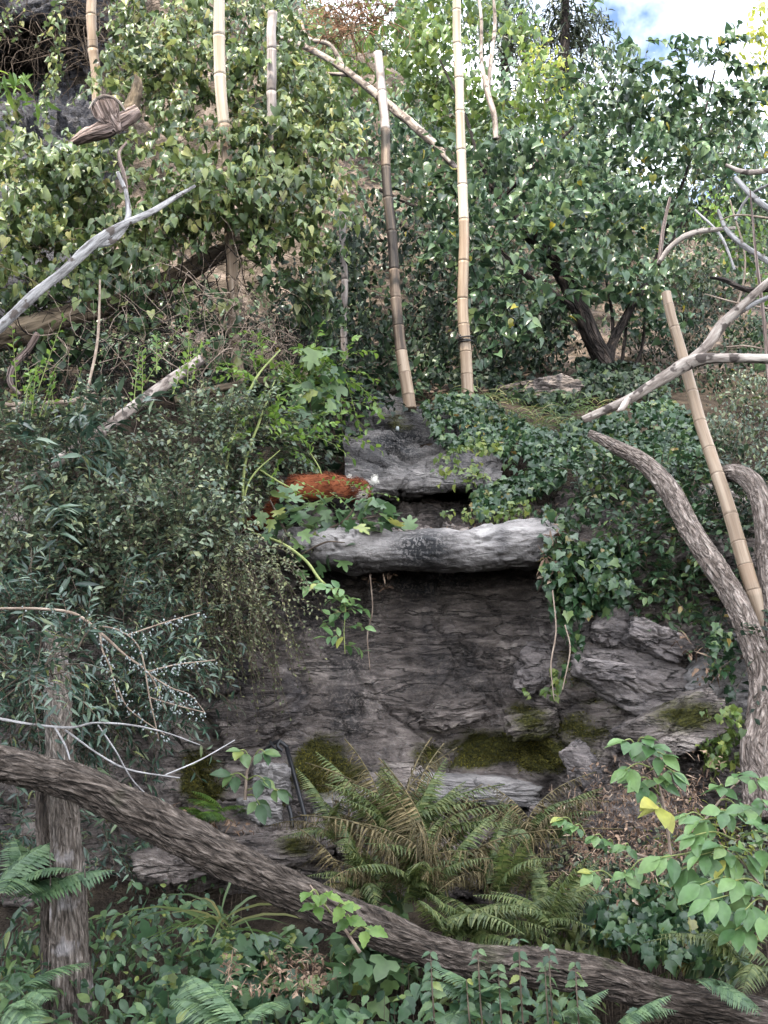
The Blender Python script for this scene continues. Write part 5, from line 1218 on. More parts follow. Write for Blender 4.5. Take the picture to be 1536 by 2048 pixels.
fern("blue green fern in front of the dark soil patch", 480, 2040, 3.6, [(55, 38, .28, FD[0]), (40, 30, .3, FD[0]), (75, 40, .26, FD[1]), (20, 30, .24, FD[0]), (-30, 30, .22, FD[1])])
fern("small fern sprouting on the shelf left of the hose", 440, 1635, 5.6, rsp(9, [frond_mesh("frond", L_BRIGHT, 16, .5, .3, 0, 31)], (.15, .28), (20, 60)))
fern("green fern at the lower right behind the log", 1510, 1960, 4.2, rsp(9, FG, (.25, .45), (20, 60)))
fern("small fern tip hanging over the log on the right", 1400, 1960, 3.85, [(-100, -20, .2, FD[0]), (-140, 10, .2, FD[1]), (-60, 0, .2, FD[0])])
fern("small fern on the near side of the log", 950, 2010, 3.7, rsp(7, FD, (.16, .28), (10, 50)))
fern("low fern at the foot of the split post", 60, 2000, 3.9, rsp(6, FD, (.18, .3), (10, 50)))
fern("ground fern at the bottom below the log end", 1180, 2060, 3.6, rsp(7, FD, (.18, .3), (10, 50)))

# ------------------------------------------------------------------ broad leaved saplings right
def sapling(label, trunkpts, sprays, seed=0, leaf=.10, tpl=T_SAPL, mat=L_SAP, group="broad leaved saplings", name="sapling", cat="sapling", kk=5):
    r_ = root(name, P(*trunkpts[0]), label, cat, group)
    bark_tube("stem", trunkpts, list(np.linspace(7, 3, len(trunkpts))), TWIG_PALE, 40, 8, .06, parent=r_)
    PP, AX, NR = [], [], []
    for (px, py, d, tx, ty) in sprays:
        a = P(px, py, d); b = P(tx, ty, d - .06)
        g = Geo(); g.add(*tube([a, (a + b) / 2 + [0, 0, .02], b], [.004, .003, .002], 10, 6)); obj("twig", g.mesh("twig", STEM_GREEN), r_)
        dv = unit(b - a)
        side = unit(np.cross(dv, [0, -.5, 1.]))
        for k in range(kk):
            ang = (k - (kk - 1) / 2) / ((kk - 1) / 2) * 1.15
            base = b - dv * (abs(k - (kk - 1) / 2)) * .022
            PP.append(base); AX.append(dv * math.cos(ang) + side * math.sin(ang) + np.array([0, -.15, -.45]) + .12 * rng.normal(size=3)); NR.append(np.array([0, -.5, .9]) + .3 * rng.normal(size=3))
    PP, AX, NR = map(np.array, (PP, AX, NR))
    leaves(r_, PP, AX, NR, leaf * rng.uniform(.75, 1.2, len(PP)), tpl, mat, 300)
    return r_
sapling("slender sapling with drooping oval leaves and a yellow leaf cluster", [(1345, 1760, 4.4), (1338, 1680, 4.4), (1325, 1600, 4.4), (1305, 1540, 4.4), (1275, 1500, 4.4)],
        [(1275, 1500, 4.4, 1250, 1480), (1285, 1510, 4.4, 1300, 1490), (1290, 1520, 4.4, 1330, 1510), (1300, 1535, 4.4, 1250, 1540), (1300, 1540, 4.4, 1350, 1545), (1310, 1570, 4.4, 1270, 1560), (1315, 1580, 4.4, 1320, 1555), (1320, 1590, 4.4, 1285, 1575), (1270, 1500, 4.4, 1290, 1475)], leaf=.085, kk=4)
sapling("yellowing leaf cluster on the slender sapling", [(1338, 1640, 4.38), (1325, 1625, 4.36)], [(1325, 1625, 4.36, 1312, 1610)], leaf=.10, mat=mat_leaf("yellow_leaf", [(0, (.40, .42, .10)), (1, (.55, .52, .16))], .5, .35), name="yellow_sprig", cat="leaves")
sapling("broad leaved sapling spreading in from the right edge", [(1620, 1900, 4.1), (1540, 1800, 4.05), (1480, 1720, 4.05), (1420, 1690, 4.05)],
        [(1480, 1720, 4.05, 1320, 1715), (1470, 1720, 4.05, 1360, 1740), (1480, 1720, 4.0, 1400, 1710), (1500, 1740, 4.0, 1440, 1690), (1500, 1740, 4.0, 1490, 1700), (1530, 1760, 4.0, 1520, 1690), (1530, 1780, 3.95, 1470, 1760), (1530, 1790, 3.95, 1520, 1770), (1500, 1760, 3.95, 1400, 1770), (1540, 1800, 3.9, 1420, 1800), (1540, 1800, 3.9, 1490, 1820), (1540, 1820, 3.9, 1530, 1830), (1500, 1650, 4.1, 1440, 1620), (1510, 1640, 4.1, 1490, 1610), (1520, 1640, 4.1, 1530, 1600), (1480, 1660, 4.1, 1400, 1640), (1540, 1680, 4.0, 1530, 1650), (1470, 1680, 4.05, 1390, 1670), (1500, 1700, 4.0, 1450, 1720), (1540, 1850, 3.9, 1470, 1860)], leaf=.088)
sapling("low spray of pale leaves reaching left in front of the litter", [(1310, 1720, 4.5), (1260, 1705, 4.5), (1200, 1690, 4.5), (1140, 1650, 4.55)],
        [(1260, 1705, 4.5, 1250, 1690), (1230, 1700, 4.5, 1215, 1680), (1210, 1690, 4.5, 1190, 1670), (1170, 1670, 4.5, 1150, 1650), (1150, 1660, 4.5, 1125, 1635), (1300, 1720, 4.5, 1260, 1740), (1230, 1760, 4.4, 1180, 1745), (1250, 1760, 4.4, 1250, 1745)], leaf=.065, kk=4)
sapling("thin leaning stem with paired leaves behind the broad leaved sapling", [(1380, 1690, 4.6), (1410, 1640, 4.6), (1450, 1590, 4.6), (1480, 1560, 4.6)], [(1450, 1590, 4.6, 1440, 1570), (1470, 1570, 4.6, 1480, 1545), (1410, 1640, 4.6, 1370, 1630), (1480, 1560, 4.6, 1520, 1560), (1440, 1600, 4.6, 1480, 1620)], leaf=.08, kk=4)
sapling("bright green serrated sprig hanging in front of the log", [(720, 1905, 3.75), (690, 1860, 3.75), (650, 1810, 3.75), (620, 1770, 3.75)], [(640, 1800, 3.75, 620, 1785), (650, 1810, 3.75, 655, 1785), (660, 1825, 3.75, 625, 1810), (670, 1830, 3.75, 690, 1810), (690, 1850, 3.75, 700, 1835), (700, 1870, 3.75, 740, 1860)], leaf=.06, tpl=T_SERR, mat=L_BRIGHT, kk=3)
sapling("pale palmate leaves standing before the rock lump", [(490, 1600, 5.3), (495, 1540, 5.3), (510, 1510, 5.3)], [(500, 1520, 5.3, 480, 1500), (510, 1510, 5.3, 530, 1505), (495, 1560, 5.3, 530, 1560), (495, 1560, 5.3, 460, 1550), (495, 1580, 5.3, 560, 1580), (495, 1590, 5.3, 520, 1610)], leaf=.085, mat=L_FIG, kk=4)

# ------------------------------------------------------------------ ground plants
def ground_plant(label, spots, n, tpl, mat, size, nparts, h=(.02, .22), name="ground_plant", spread=45, group="ground plants"):
    PP = []
    for (px, py, d) in spots:
        c = P(px, py, d)
        for _ in range(int(n * 1.8)):
            x = c[0] + rng.normal() * M(spread, d); y = c[1] + rng.normal() * .14
            PP.append([x, y, hill(x, y) * .5 + (c[2] - .12) * .5 + rng.uniform(*h)])
    PP = np.array(PP)
    ax = rng.normal(size=PP.shape) * .8 + [0, -.5, -.35]; nr = rng.normal(size=PP.shape) * .4 + [0, -.3, 1]
    lo = PP[np.argmin(PP[:, 2])]
    r_ = root(name, lo, label, "plant", group)
    leaves(r_, PP, ax, nr, size * rng.uniform(.55, 1.3, len(PP)), tpl, mat, nparts)
    base = PP[::5]
    foot = base * [1, 1, 0] + np.stack([0 * base[:, 0], 0 * base[:, 0], np.minimum(hill(base[:, 0], base[:, 1]), base[:, 2] - .03)], -1) + rng.normal(size=base.shape) * .02
    stems(r_, (foot, base, np.full(len(base), .0016), np.full(len(base), .001)), TWIG)
    return r_
ground_plant("patch of wavy green leaves below the grass tuft", [(430, 1880, 4.3), (500, 1870, 4.4), (560, 1850, 4.5), (470, 1830, 4.5), (400, 1850, 4.5)], 46, T_MAPLE, L_GCOV, .07, 120)
ground_plant("bed of bluish green leaves at the foot of the split post", [(240, 1880, 4.3), (300, 1930, 4.1), (260, 1960, 4.05), (330, 1980, 3.9), (300, 2020, 3.8), (340, 1900, 4.2)], 50, T_OVAL, L_GCOV, .055, 140)
ground_plant("clump of broad lobed leaves at the bottom beside the fern", [(560, 2000, 3.6), (620, 2020, 3.55), (500, 2010, 3.65), (680, 1990, 3.65)], 34, T_MAPLE, L_FIG, .085, 90)
ground_plant("leafy tangle hanging over the lower log", [(700, 1930, 3.75), (780, 1960, 3.7), (860, 1990, 3.65), (640, 1900, 3.85), (760, 2030, 3.55), (900, 2040, 3.5)], 46, T_SERR, L_GCOV, .055, 140)
ground_plant("nettle like leaves standing before the log middle", [(900, 1930, 3.7), (980, 1960, 3.65), (1050, 1940, 3.7), (1100, 1990, 3.6), (1000, 2020, 3.55), (1160, 1960, 3.65), (850, 1900, 3.8)], 30, T_SERR, L_GCOV, .05, 140, (.02, .3))
ground_plant("low leaves along the bottom under the right end of the log", [(1200, 2040, 3.55), (1280, 2050, 3.55), (1360, 2060, 3.5), (1120, 2050, 3.5), (1450, 2060, 3.5)], 44, T_MAPLE, L_GCOV, .05, 90)
ground_plant("dark leaves filling the shade behind the log", [(340, 1760, 4.8), (420, 1790, 4.7), (650, 1870, 4.4), (280, 1800, 4.7), (200, 1780, 4.7), (700, 1850, 4.5)], 44, T_OVAL, L_GCOV, .05, 90)
ground_plant("small green weeds on the shelf beside the hose", [(350, 1640, 5.5), (400, 1660, 5.5), (470, 1650, 5.55), (340, 1600, 5.6)], 26, T_OVAL, L_FIG, .035, 60, (.0, .1), spread=30)
ground_plant("dark low weeds at the bottom left edge", [(40, 1800, 4.6), (90, 1830, 4.9), (220, 1840, 4.9), (40, 1860, 4.3), (40, 1900, 4.0), (30, 1980, 3.8), (60, 2040, 3.7), (10, 1850, 4.2)], 44, T_LANCE, L_GCOV, .08, 80)
ground_plant("broad green leaves before the withered fern clump", [(760, 1720, 4.7), (720, 1750, 4.6), (740, 1790, 4.5), (790, 1760, 4.6)], 20, T_MAPLE, L_FIG, .085, 70, (.0, .2), spread=28)
ground_plant("dark undergrowth under the ferns", [(980, 1850, 4.6), (1060, 1820, 4.7), (1130, 1840, 4.6), (880, 1860, 4.6), (1180, 1760, 4.9), (1130, 1760, 4.9)], 60, T_LANCE, L_FERN, .09, 80, (0, .2))
ground_plant("small leaved weeds on the right slope under the trunk", [(1430, 1600, 5.1), (1500, 1560, 5.2), (1400, 1550, 5.3), (1480, 1640, 5.0), (1330, 1580, 5.2), (1380, 1620, 5.1), (1520, 1500, 5.3), (1230, 1640, 5.0), (1180, 1700, 4.95), (1300, 1700, 4.85), (1150, 1600, 5.2), (1200, 1770, 4.8), (1260, 1600, 5.1)], 85, T_OVAL, L_COT, .034, 90, (0, .14), spread=40)
ground_plant("dry yellowish weeds beside the trunk foot", [(1400, 1500, 5.4), (1450, 1530, 5.3), (1350, 1520, 5.4)], 50, T_LANCE, L_YEL, .04, 40, (0, .1), spread=30)
# nettle stalks
ns = root("nettle", P(970, 2060, 3.5), "thin upright nettle stalks rising in front of the log", "plant")
for px, top, b in ((975, 1900, 2070), (1050, 1880, 2075), (1110, 1890, 2070), (1160, 1925, 2080), (850, 1905, 2070), (930, 1960, 2080), (1000, 1930, 2090), (1090, 1930, 2090)):
    px += rng.normal() * 14
    bark_tube("stalk", [(px + 10, b, 3.55), (px + 4, (top + b) / 2, 3.53), (px, top, 3.55)], [4, 3, 2], TWIG, 20, 6, .05, parent=ns)
    c0, c1 = P(px + 8, b, 3.55), P(px, top, 3.55)
    t = np.repeat(np.linspace(.25, 1, 7), 2); q = c0 + (c1 - c0) * t[:, None]
    ax = rng.normal(size=q.shape) * .3 + np.where(np.arange(14) % 2, 1., -1.)[:, None] * np.array([1, 0, 0]) + [0, -.2, -.4]
    leaves(ns, q, ax, rng.normal(size=q.shape) * .3 + [0, -.4, 1], .045 * (1.2 - .5 * t), T_SERR, L_GCOV, 14)
# grass tuft and grassy bank
def blades(name, label, c, n, L, mat, spread, cat="grass", w=.006, kind=None, up=1.0):
    V, F, nv = [], [], 0
    for _ in range(n):
        b = np.array(c) + rng.normal(size=3) * spread
        d = unit(rng.normal(size=3) * [1, .7, .15] + [0, -.1, up]); l = L * rng.uniform(.5, 1.15)
        sd = unit(np.cross(d, [0, 1., .2])); t = np.linspace(0, 1, 6)
        out = unit(np.array([d[0], d[1], 0]) + 1e-6)
        pts = b + d * (l * t)[:, None] + (out * .45 - np.array([0, 0, .75])) * (l * t ** 2.4)[:, None] * .75
        ww = w * np.sin(np.pi * (t * .85 + .12))
        for s in (-1, 1): V.append(pts + sd * (ww * s)[:, None])
        i = np.arange(5)
        F.append(np.stack([i, i + 6, i + 7, i + 1], -1) + nv); nv += 12
    V = np.concatenate(V)
    return V, np.concatenate(F)
gt = root("grass_tuft", P(450, 1860, 4.4), "arching tuft of long green grass blades under the log", "grass")
for k in range(26):
    V, F = blades("", "", P(455 + rng.normal() * 10, 1855, 4.4), 1, .34, L_GRASS, .015, w=.0055, up=.7)
    obj("blade", new_mesh("blade", V, [F], L_GRASS), gt)
V, F = [], []
nv = 0
for (px, py, d, n) in [(1010, 800, 8.6, 60), (1080, 830, 8.3, 110), (1130, 850, 8.1, 90), (1040, 850, 8.0, 90), (980, 790, 8.7, 40), (1160, 810, 8.5, 60), (1090, 870, 7.9, 60)]:
    a, b = blades("", "", P(px, py + 8, d), n, .16, L_GRASS, np.array([.14, .12, .05]), w=.0035)
    V.append(a); F.append(b + nv); nv += len(a)
obj("grass", new_mesh("grass", np.concatenate(V), F, L_GRASS), label="thin yellowing grass on the bank in front of the boulder", cat="grass", kind="stuff")
# leaf litter
def litter(label, poly, dfun, n, size, name="leaf_litter"):
    q = band(poly, dfun, .03)(n)
    if not len(q): return
    ax = rng.normal(size=q.shape); nr = rng.normal(size=q.shape) * .5 + [0, -.3, 1]
    hf = len(q) // 3
    V, F = cloud(q[:hf], ax[:hf], nr[:hf], size * rng.uniform(.4, 1.3, hf), T_CURL)
    V2, F2 = cloud(q[hf:], ax[hf:], nr[hf:], size * rng.uniform(.8, 2.6, len(q) - hf), T_NEEDLE)
    F2 = F2 + len(V); V = np.concatenate([V, V2])
    obj(name, new_mesh(name, V, [F, F2], L_LITTER, False), label=label, cat="leaves", kind="stuff")
litter("rusty dead leaves and needles on the right slope", [(1180, 1560), (1300, 1530), (1400, 1560), (1380, 1700), (1280, 1780), (1150, 1760), (1140, 1640)], lambda x, y: np.interp(y, [1530, 1780], [5.25, 4.75]), 2400, .018)
litter("sparse dry leaves spread round the rusty litter", [(1100, 1560), (1250, 1500), (1450, 1500), (1480, 1680), (1350, 1800), (1180, 1830), (1060, 1740), (1080, 1640)], lambda x, y: np.interp(y, [1500, 1830], [5.3, 4.65]) - .03, 800, .024)
litter("scattered dead leaves on the dark soil under the log", [(430, 1910), (600, 1890), (700, 1930), (640, 1990), (460, 1990)], lambda x, y: np.interp(y, [1890, 2000], [4.35, 3.85]), 420, .02)
litter("dead leaves lying on the terrace above the ledge", [(820, 1060), (1000, 1030), (1180, 990), (1150, 1010), (1050, 1045), (900, 1065)], lambda x, y: 6.75, 300, .02)
litter("dead leaves caught on the slabs by the trunk", [(1340, 1270), (1440, 1290), (1450, 1440), (1400, 1450), (1390, 1330)], lambda x, y: 5.6, 90, .04)
litter("fallen leaves on the shelf by the diagonal log", [(300, 1600), (480, 1640), (520, 1665), (380, 1670)], lambda x, y: 5.55, 120, .03)
litter("brown dead ivy leaves caught at the edge of the ivy curtain", [(1085, 1060), (1120, 1050), (1130, 1120), (1100, 1190), (1080, 1180)], lambda x, y: 5.98, 60, .055)
litter("brown leaves stuck under the left end of the pale ledge", [(730, 1150), (790, 1150), (780, 1180), (740, 1180)], lambda x, y: 6.35, 26, .045)
# moss tufts on the rock
idx = []
mossv = np.array(rf.data.attributes["moss"].data[0:0]) if False else None
ma = np.zeros(len(rf.data.vertices), np.float32); rf.data.attributes["moss"].data.foreach_get("value", ma)
prob = np.clip(ma - .42, 0, .5)
pk = rng.choice(len(ma), 16000, p=prob / prob.sum())
Gv = RG.reshape(-1, 3)[pk] + rng.normal(size=(len(pk), 3)) * .006
Nv = RN.reshape(-1, 3)[pk]
ax = Nv + .7 * rng.normal(size=Nv.shape) + [0, 0, -.2]
V, F = cloud(Gv - Nv * .004, ax, rng.normal(size=Nv.shape), rng.uniform(.008, .018, len(pk)), T_SMALL)
obj("moss", new_mesh("moss", V, [F], L_MOSS, False), label="olive brown moss cushions growing on the rock bench", cat="moss", kind="stuff")

# ------------------------------------------------------------------ hose
hs = root("water_hose", P(612, 1645, 5.6), "black hose running down the rock to the shelf", "hose")
bark_tube("pipe", [(572, 1492, 5.98), (580, 1520, 5.9), (592, 1565, 5.8), (604, 1610, 5.72), (614, 1650, 5.66)], [9, 9, 9, 9, 9], BLACK, 50, 12, .01, parent=hs)
for pts, w in (([(575, 1495, 5.97), (560, 1484, 5.96), (545, 1488, 5.97), (530, 1500, 6.0)], 8), ([(560, 1480, 5.96), (555, 1492, 5.94), (565, 1502, 5.94)], 7), ([(540, 1482, 5.97), (548, 1494, 5.95), (560, 1500, 5.95)], 6)):
    bark_tube("fitting", pts, [w] * len(pts), BLACK, 24, 10, .1, parent=hs)
bark_tube("hose_stub", [(577, 1612, 5.72), (582, 1630, 5.7), (585, 1655, 5.68)], [9, 8, 7], BLACK, 20, 12, .02, label="short black hose stub beside the long hose", cat="hose")

# ------------------------------------------------------------------ red furred animal (seen from behind, head turned away)
def animal():
    o0 = P(650, 1066, 6.5)
    r_ = root("red_panda", o0, "rusty red furred animal with black legs standing behind the fig leaves", "animal")
    r_.scale = (.98, .95, .97)
    verts = [(-.19, 0, .265, .088), (-.08, .0, .285, .098), (.03, 0, .28, .1), (.12, .0, .265, .092), (.18, -.01, .268, .07), (.225, -.04, .27, .07), (.235, -.10, .235, .045), (.238, -.135, .215, .026),
             (-.26, .02, .22, .05), (-.33, .05, .12, .05), (-.40, .08, .07, .045), (-.52, .10, .05, .03),
             (-.2, -.06, .17, .06), (-.23, -.07, .09, .038), (-.2, -.075, .03, .034), (-.16, -.08, .015, .03),
             (-.2, .06, .17, .06), (-.23, .07, .09, .038), (-.2, .075, .03, .034), (-.16, .08, .015, .03),
             (.12, -.065, .17, .05), (.11, -.07, .09, .036), (.12, -.07, .03, .034), (.16, -.075, .015, .03),
             (.12, .065, .17, .05), (.11, .07, .09, .036), (.12, .07, .03, .034), (.16, .075, .015, .03)]
    ed = [(0, 1), (1, 2), (2, 3), (3, 4), (4, 5), (5, 6), (6, 7), (0, 8), (8, 9), (9, 10), (10, 11), (0, 12), (12, 13), (13, 14), (14, 15), (0, 16), (16, 17), (17, 18), (18, 19), (3, 20), (20, 21), (21, 22), (22, 23), (3, 24), (24, 25), (25, 26), (26, 27)]
    me = bpy.data.meshes.new("tmp"); me.from_pydata([v[:3] for v in verts], ed, [])
    ob = bpy.data.objects.new("tmp", me); COL.objects.link(ob)
    sk = ob.modifiers.new("skin", 'SKIN'); sk.use_smooth_shade = True
    for i, v in enumerate(verts):
        me.skin_vertices[0].data[i].radius = (v[3], v[3])
    me.skin_vertices[0].data[1].use_root = True
    su = ob.modifiers.new("sub", 'SUBSURF'); su.levels = su.render_levels = 3
    dg = bpy.context.evaluated_depsgraph_get()
    em = bpy.data.meshes.new_from_object(ob.evaluated_get(dg))
    bpy.data.objects.remove(ob)
    n = len(em.vertices)
    co = np.zeros(n * 3, np.float32); em.vertices.foreach_get("co", co); co = co.reshape(-1, 3)
    no = np.zeros(n * 3, np.float32); em.vertices.foreach_get("normal", no); no = no.reshape(-1, 3)
    dark = sstep(.235, .185, co[:, 2] + .015 * fbm(co * 30, 2)) * sstep(-.29, -.26, co[:, 0])
    ringm = .5 + .5 * np.sign(np.sin(co[:, 0] * 60)) * (co[:, 0] < -.28)
    dark = np.where(co[:, 0] < -.29, .25 * ringm, dark)
    m, nn, l, b = mat_new("red_fur")
    at = nn.new("ShaderNodeAttribute"); at.attribute_name = "dark"
    g_ = nn.new("ShaderNodeNewGeometry")
    rr = ramp(nn, [(0, (.055, .012, .006)), (.6, (.125, .03, .011)), (1, (.25, .072, .025))]); l.new(g_.outputs["Random Per Island"], rr.inputs["Fac"])
    mx = nn.new("ShaderNodeMix"); mx.data_type = 'RGBA'; l.new(at.outputs["Fac"], mx.inputs["Factor"]); l.new(rr.outputs["Color"], mx.inputs["A"]); mx.inputs["B"].default_value = (.008, .006, .006, 1)
    l.new(mx.outputs["Result"], b.inputs["Base Color"]); b.inputs["Roughness"].default_value = .7; b.inputs["Specular IOR Level"].default_value = .2
    wht = np.maximum(sstep(.036, .024, np.linalg.norm(co - [.237, -.145, .21], axis=1)), .5 * np.maximum(sstep(.020, .012, np.linalg.norm(co - [.195, -.10, .262], axis=1)), sstep(.020, .012, np.linalg.norm(co - [.272, -.10, .262], axis=1))))
    aw = nn.new("ShaderNodeAttribute"); aw.attribute_name = "white"
    mw = nn.new("ShaderNodeMix"); mw.data_type = 'RGBA'; l.new(aw.outputs["Fac"], mw.inputs["Factor"]); l.new(mx.outputs["Result"], mw.inputs["A"]); mw.inputs["B"].default_value = (.62, .56, .48, 1)
    l.new(mw.outputs["Result"], b.inputs["Base Color"])
    em.attributes.new("white", 'FLOAT', 'POINT').data.foreach_set("value", wht.astype(np.float32))
    em.attributes.new("dark", 'FLOAT', 'POINT').data.foreach_set("value", dark.astype(np.float32))
    em.materials.clear(); em.materials.append(m)
    body = bpy.data.objects.new("body", em); COL.objects.link(body); body.parent = r_
    k = rng.choice(n, 30000)
    p = co[k] + rng.normal(size=(30000, 3)) * .006
    d = unit(no[k] * .45 + np.array([-.9, 0, -.25]) + .3 * rng.normal(size=(30000, 3)))
    L = rng.uniform(.014, .034, 30000)
    s = unit(np.cross(d, rng.normal(size=d.shape))) * .0016
    V = np.stack([p - s, p + s, p + d * L[:, None]], 1).reshape(-1, 3)
    F = np.arange(90000).reshape(-1, 3)
    fur = bpy.data.objects.new("fur", new_mesh("fur", V, [F], m, True, {"dark": np.repeat(dark[k], 3), "white": np.repeat(wht[k], 3)})); COL.objects.link(fur); fur.parent = r_; fur["kind"] = "stuff"
    wf = mat_plain("white_ear_fur", (.72, .68, .6), .9, .1)
    sph_t, sph_p = np.meshgrid(np.linspace(0, 2 * math.pi, 10, endpoint=False), np.linspace(0, math.pi, 7))
    sv = np.stack([np.cos(sph_t) * np.sin(sph_p), np.sin(sph_t) * np.sin(sph_p), np.cos(sph_p)], -1).reshape(-1, 3)
    ii, jj = np.meshgrid(np.arange(6), np.arange(10), indexing='ij')
    sf = np.stack([ii * 10 + jj, (ii + 1) * 10 + jj, (ii + 1) * 10 + (jj + 1) % 10, ii * 10 + (jj + 1) % 10], -1).reshape(-1, 4)
    for nm, c_, r0 in (("eye", (.207, -.108, .252), .008), ("eye", (.262, -.108, .252), .008), ("nose", (.239, -.162, .212), .011)):
        eo = bpy.data.objects.new(nm, new_mesh(nm, sv * r0 + np.array(c_), [sf], BLACK)); COL.objects.link(eo); eo.parent = r_
    for ex, ey, rz in ((.158, -.03, .5), (.295, -.03, -.5)):
        th = np.linspace(0, 2 * math.pi, 14, endpoint=False)
        prof = np.array([[.024 * math.cos(t) * (1.0 if math.sin(t) < 0 else 1 - .45 * math.sin(t)), 0, .024 + .028 * math.sin(t)] for t in th])
        f_ = prof + [0, -.006, 0]; b_ = prof * [.8, 1, .85] + [0, .008, .004]
        V = np.concatenate([f_, b_, [[0, -.009, .03], [0, .010, .03]]])
        i = np.arange(14); j = (i + 1) % 14
        F = [np.stack([i, j, j + 14, i + 14], -1), np.stack([j, i, np.full(14, 28)], -1), np.stack([i + 14, j + 14, np.full(14, 29)], -1)]
        Rm = np.array(Matrix.Rotation(rz * -.6, 3, 'Y') @ Matrix.Rotation(rz * .8, 3, 'Z'))
        V = V @ Rm.T + [ex, ey, .30]
        eo = bpy.data.objects.new("ear", new_mesh("ear", V, F, wf)); COL.objects.link(eo); eo.parent = r_
        ep = V[rng.choice(28, 260)] + rng.normal(size=(260, 3)) * .004
        ed_ = unit(rng.normal(size=(260, 3)) + [0, 0, .8]); s = unit(np.cross(ed_, rng.normal(size=ed_.shape))) * .0012
        Vh = np.stack([ep - s, ep + s, ep + ed_ * .018], 1).reshape(-1, 3)
        eh = bpy.data.objects.new("ear_fur", new_mesh("ear_fur", Vh, [np.arange(780).reshape(-1, 3)], wf)); COL.objects.link(eh); eh.parent = eo; eh["kind"] = "stuff"
animal()

# ------------------------------------------------------------------ more dark shrubs and undergrowth in the shade
hang_plant("background_shrub", "dark shrub in the shade behind the brush of bare twigs", "shrub", [(60, 730, 8.6, 100, 60, .3), (200, 720, 8.6, 100, 60, .3), (340, 740, 8.5, 90, 50, .3), (470, 740, 8.6, 80, 60, .3), (580, 660, 9.2, 80, 80, .3), (560, 560, 9.4, 60, 60, .3, .7), (150, 620, 8.9, 100, 50, .3), (330, 640, 9.0, 110, 40, .3), (450, 660, 8.9, 80, 50, .3), (540, 640, 8.8, 70, 50, .3), (620, 720, 8.8, 60, 60, .3), (60, 660, 8.4, 80, 60, .3)], 330, T_OVAL, L_DARK, .075, 0, GS, .7)
hang_plant("background_shrub", "leafy thicket on the slope behind the sooty bamboo", "shrub", [(720, 330, 11.5, 90, 100, .5), (850, 450, 11.5, 100, 90, .5), (720, 450, 11, 80, 80, .5), (620, 200, 12, 90, 100, .5), (830, 250, 12.5, 110, 110, .5), (480, 90, 12, 100, 110, .5), (590, 380, 10.6, 70, 80, .4)], 150, T_OVAL, L_TREE, .09, 0, GS, .7)
hang_plant("background_shrub", "leafy thicket on the slope under the patch of sky", "shrub", [(1000, 300, 12.5, 110, 100, .6), (1150, 260, 13, 120, 100, .6), (1300, 330, 13, 120, 90, .6), (1430, 300, 13.5, 110, 80, .6), (1150, 420, 12.5, 110, 90, .6), (1000, 470, 12, 100, 80, .5), (1460, 520, 12.5, 100, 80, .5), (1250, 480, 12.8, 110, 80, .5), (1480, 400, 12, 90, 90, .5), (1380, 420, 12, 100, 80, .5), (1400, 230, 13.5, 100, 60, .5), (1100, 560, 11.5, 100, 80, .4), (1350, 560, 11.5, 100, 60, .4), (1420, 320, 11.5, 100, 70, .5), (1500, 290, 11.5, 80, 70, .5), (1480, 480, 11.5, 90, 70, .5), (1540, 380, 11.5, 70, 90, .5), (1260, 250, 12, 90, 60, .5)], 190, T_OVAL, L_TREE, .10, 0, GS, .7)
n = 60000
ux, uy = rng.uniform(-9, 12, n), 9.5 + 22 * rng.random(n) ** 1.3
uz = hill(ux, uy)
keepu = fbm(np.stack([ux * .7, uy * .7, 0 * ux], -1), 3) > -.25
q = np.stack([ux, uy, uz + rng.random(n) * .35], -1)[keepu]
V, F = cloud(q, rng.normal(size=q.shape) + [0, -.4, -.3], rng.normal(size=q.shape) * .5 + [0, -.5, 1], rng.uniform(.06, .15, len(q)), T_OVAL)
obj("undergrowth", new_mesh("undergrowth", V, [F], L_TREE, False), label="low green undergrowth covering the hillside behind the trees", cat="undergrowth", kind="stuff")

hang_plant("background_shrub", "shade-darkened shrub close behind the feet of the bamboo poles", "shrub", [(755, 660, 9.4, 60, 80, .3), (870, 640, 9.5, 60, 100, .3), (1010, 700, 9.3, 90, 45, .3), (640, 620, 9.2, 60, 80, .3), (850, 520, 9.9, 70, 70, .3), (1090, 640, 9.9, 70, 60, .3), (700, 500, 9.7, 60, 70, .3)], 420, T_OVAL, L_DARK, .07, 0, GS, .7)
hang_plant("background_shrub", "dark bush hiding the earth bank left of the half hidden bamboo", "shrub", [(60, 760, 8.0, 90, 40, .2), (180, 770, 7.9, 90, 35, .2), (330, 770, 7.9, 90, 35, .2), (250, 620, 8.4, 100, 40, .2, .7), (440, 760, 8.0, 60, 40, .2)], 330, T_OVAL, L_DARK, .06, 0, GS, .7)

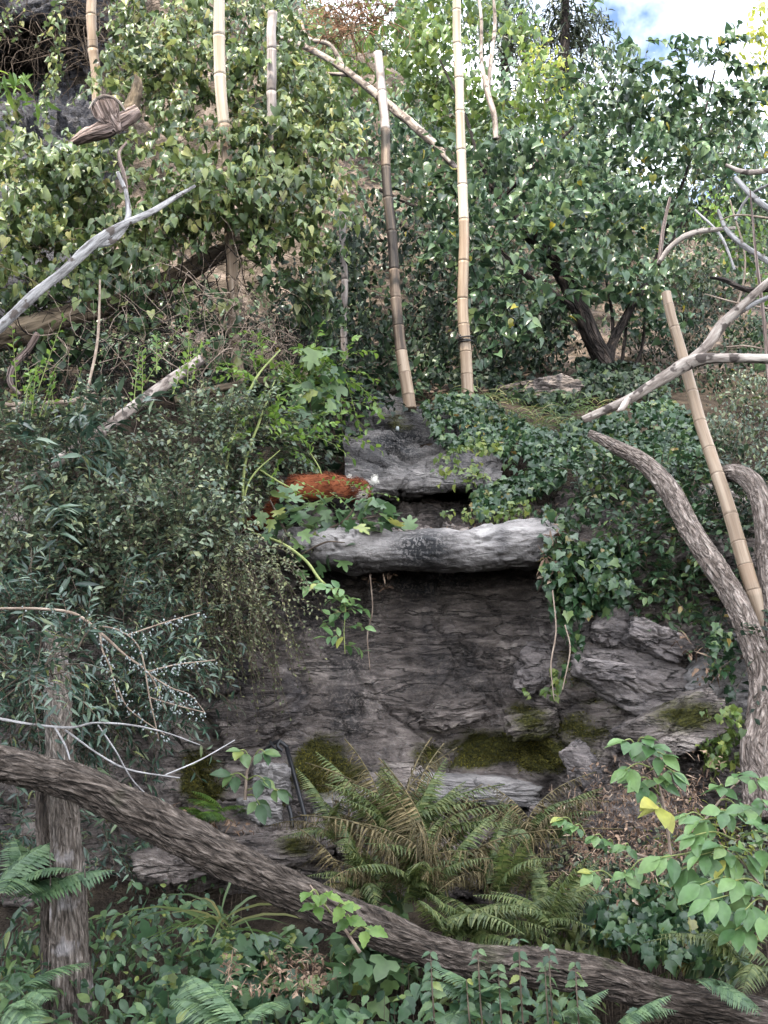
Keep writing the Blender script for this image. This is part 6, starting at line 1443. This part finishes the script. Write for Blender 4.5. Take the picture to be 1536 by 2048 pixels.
bark_tube("dead_tree", [(1860, 900, 6.3), (1800, 700, 6.5), (1720, 480, 6.8), (1690, 200, 7.0)], [50, 44, 36, 20], SILVER, 80, 20, .12, label="bare grey trunk carrying the tangle of bare branches", cat="trunk")
shoot_plant("evergreen_shrub", "broad evergreen thicket beyond the second pinkish trunk", "shrub", [(1680, 1060, 6.5, 130, 130, .4), (1820, 1150, 6.2, 150, 120, .4), (1720, 1300, 5.8, 120, 100, .3), (1950, 1050, 6.5, 160, 150, .4), (1900, 1350, 5.6, 150, 120, .3), (1700, 860, 7.4, 130, 80, .4)], 200, T_OVAL, L_IVY, .055, (.15, .35), 9, .4)
shoot_plant("evergreen_shrub", "low weeds on the slope beyond the broad leaved sapling", "shrub", [(1700, 1560, 5.0, 120, 90, .3), (1850, 1700, 4.6, 150, 100, .3), (1700, 1850, 4.2, 120, 70, .2), (2000, 1550, 5.0, 150, 100, .3)], 130, T_OVAL, L_GCOV, .055, (.12, .3), 9, .4)
hang_plant("background_tree", "leafy tree beyond the tangle of bare branches", "tree", [(1700, 420, 11, 180, 160, .7), (1900, 600, 11, 180, 160, .7), (1750, 650, 10, 140, 120, .6)], 130, T_OVAL, L_TREE, .09, 0, GV, .8)
shoot_plant("cotoneaster", "bushes continuing along the bank beyond the silver branch", "shrub", [(-150, 950, 6.3, 150, 100, .4), (-160, 1150, 5.8, 150, 100, .4), (-150, 1350, 5.3, 130, 110, .3), (-140, 760, 7.5, 140, 80, .4)], 300, T_SMALL, L_COT, .042, (.15, .4), 12, .35)
hang_plant("climbing_vine", "vine mass continuing along the foot of the cliff", "vine", [(-140, 380, 8.3, 150, 110, .5), (-160, 560, 7.9, 150, 90, .4)], 380, T_HEART, L_VINE_Y, .082, 0, GC)

# ------------------------------------------------------------------ unseen tall trees added behind the viewpoint to shade the lower bank
for k, (tx, ty, th_, tr_) in enumerate(((-9.2, -1.2, 19.5, 2.7), (-5.4, -.6, 20, 2.7), (-1.8, -1.0, 20, 2.7))):
    r_ = root("added_shade_tree", (tx, ty, ground_z(tx, ty)), "unseen tall broad tree added behind the viewpoint to shade the lower bank", "tree", "added shade trees behind the viewpoint")
    g = Geo(); z0 = ground_z(tx, ty)
    g.add(*tube([(tx, ty, z0), (tx + .2, ty, z0 + th_ * .5), (tx, ty + .2, z0 + th_ * .85)], [.35, .28, .1], 30, 14, bark_disp(.1)))
    obj("trunk", g.mesh("trunk", BARK_DARK), r_)
    n = 3600
    u = rdir(n); rr_ = rng.random(n) ** .4
    q = np.array([tx, ty, z0 + th_ * .74]) + u * rr_[:, None] * np.array([tr_, tr_ * .9, th_ * .28]) * (1 + .25 * vnoise(u * 2.5 + k * 7))[:, None]
    V, F = cloud(q, rdir(n), u + .6 * rng.normal(size=q.shape) + [0, 0, .5], rng.uniform(.35, .65, n), T_OVAL)
    obj("crown", new_mesh("crown", V, [F], L_TREE, False), r_, kind="stuff")
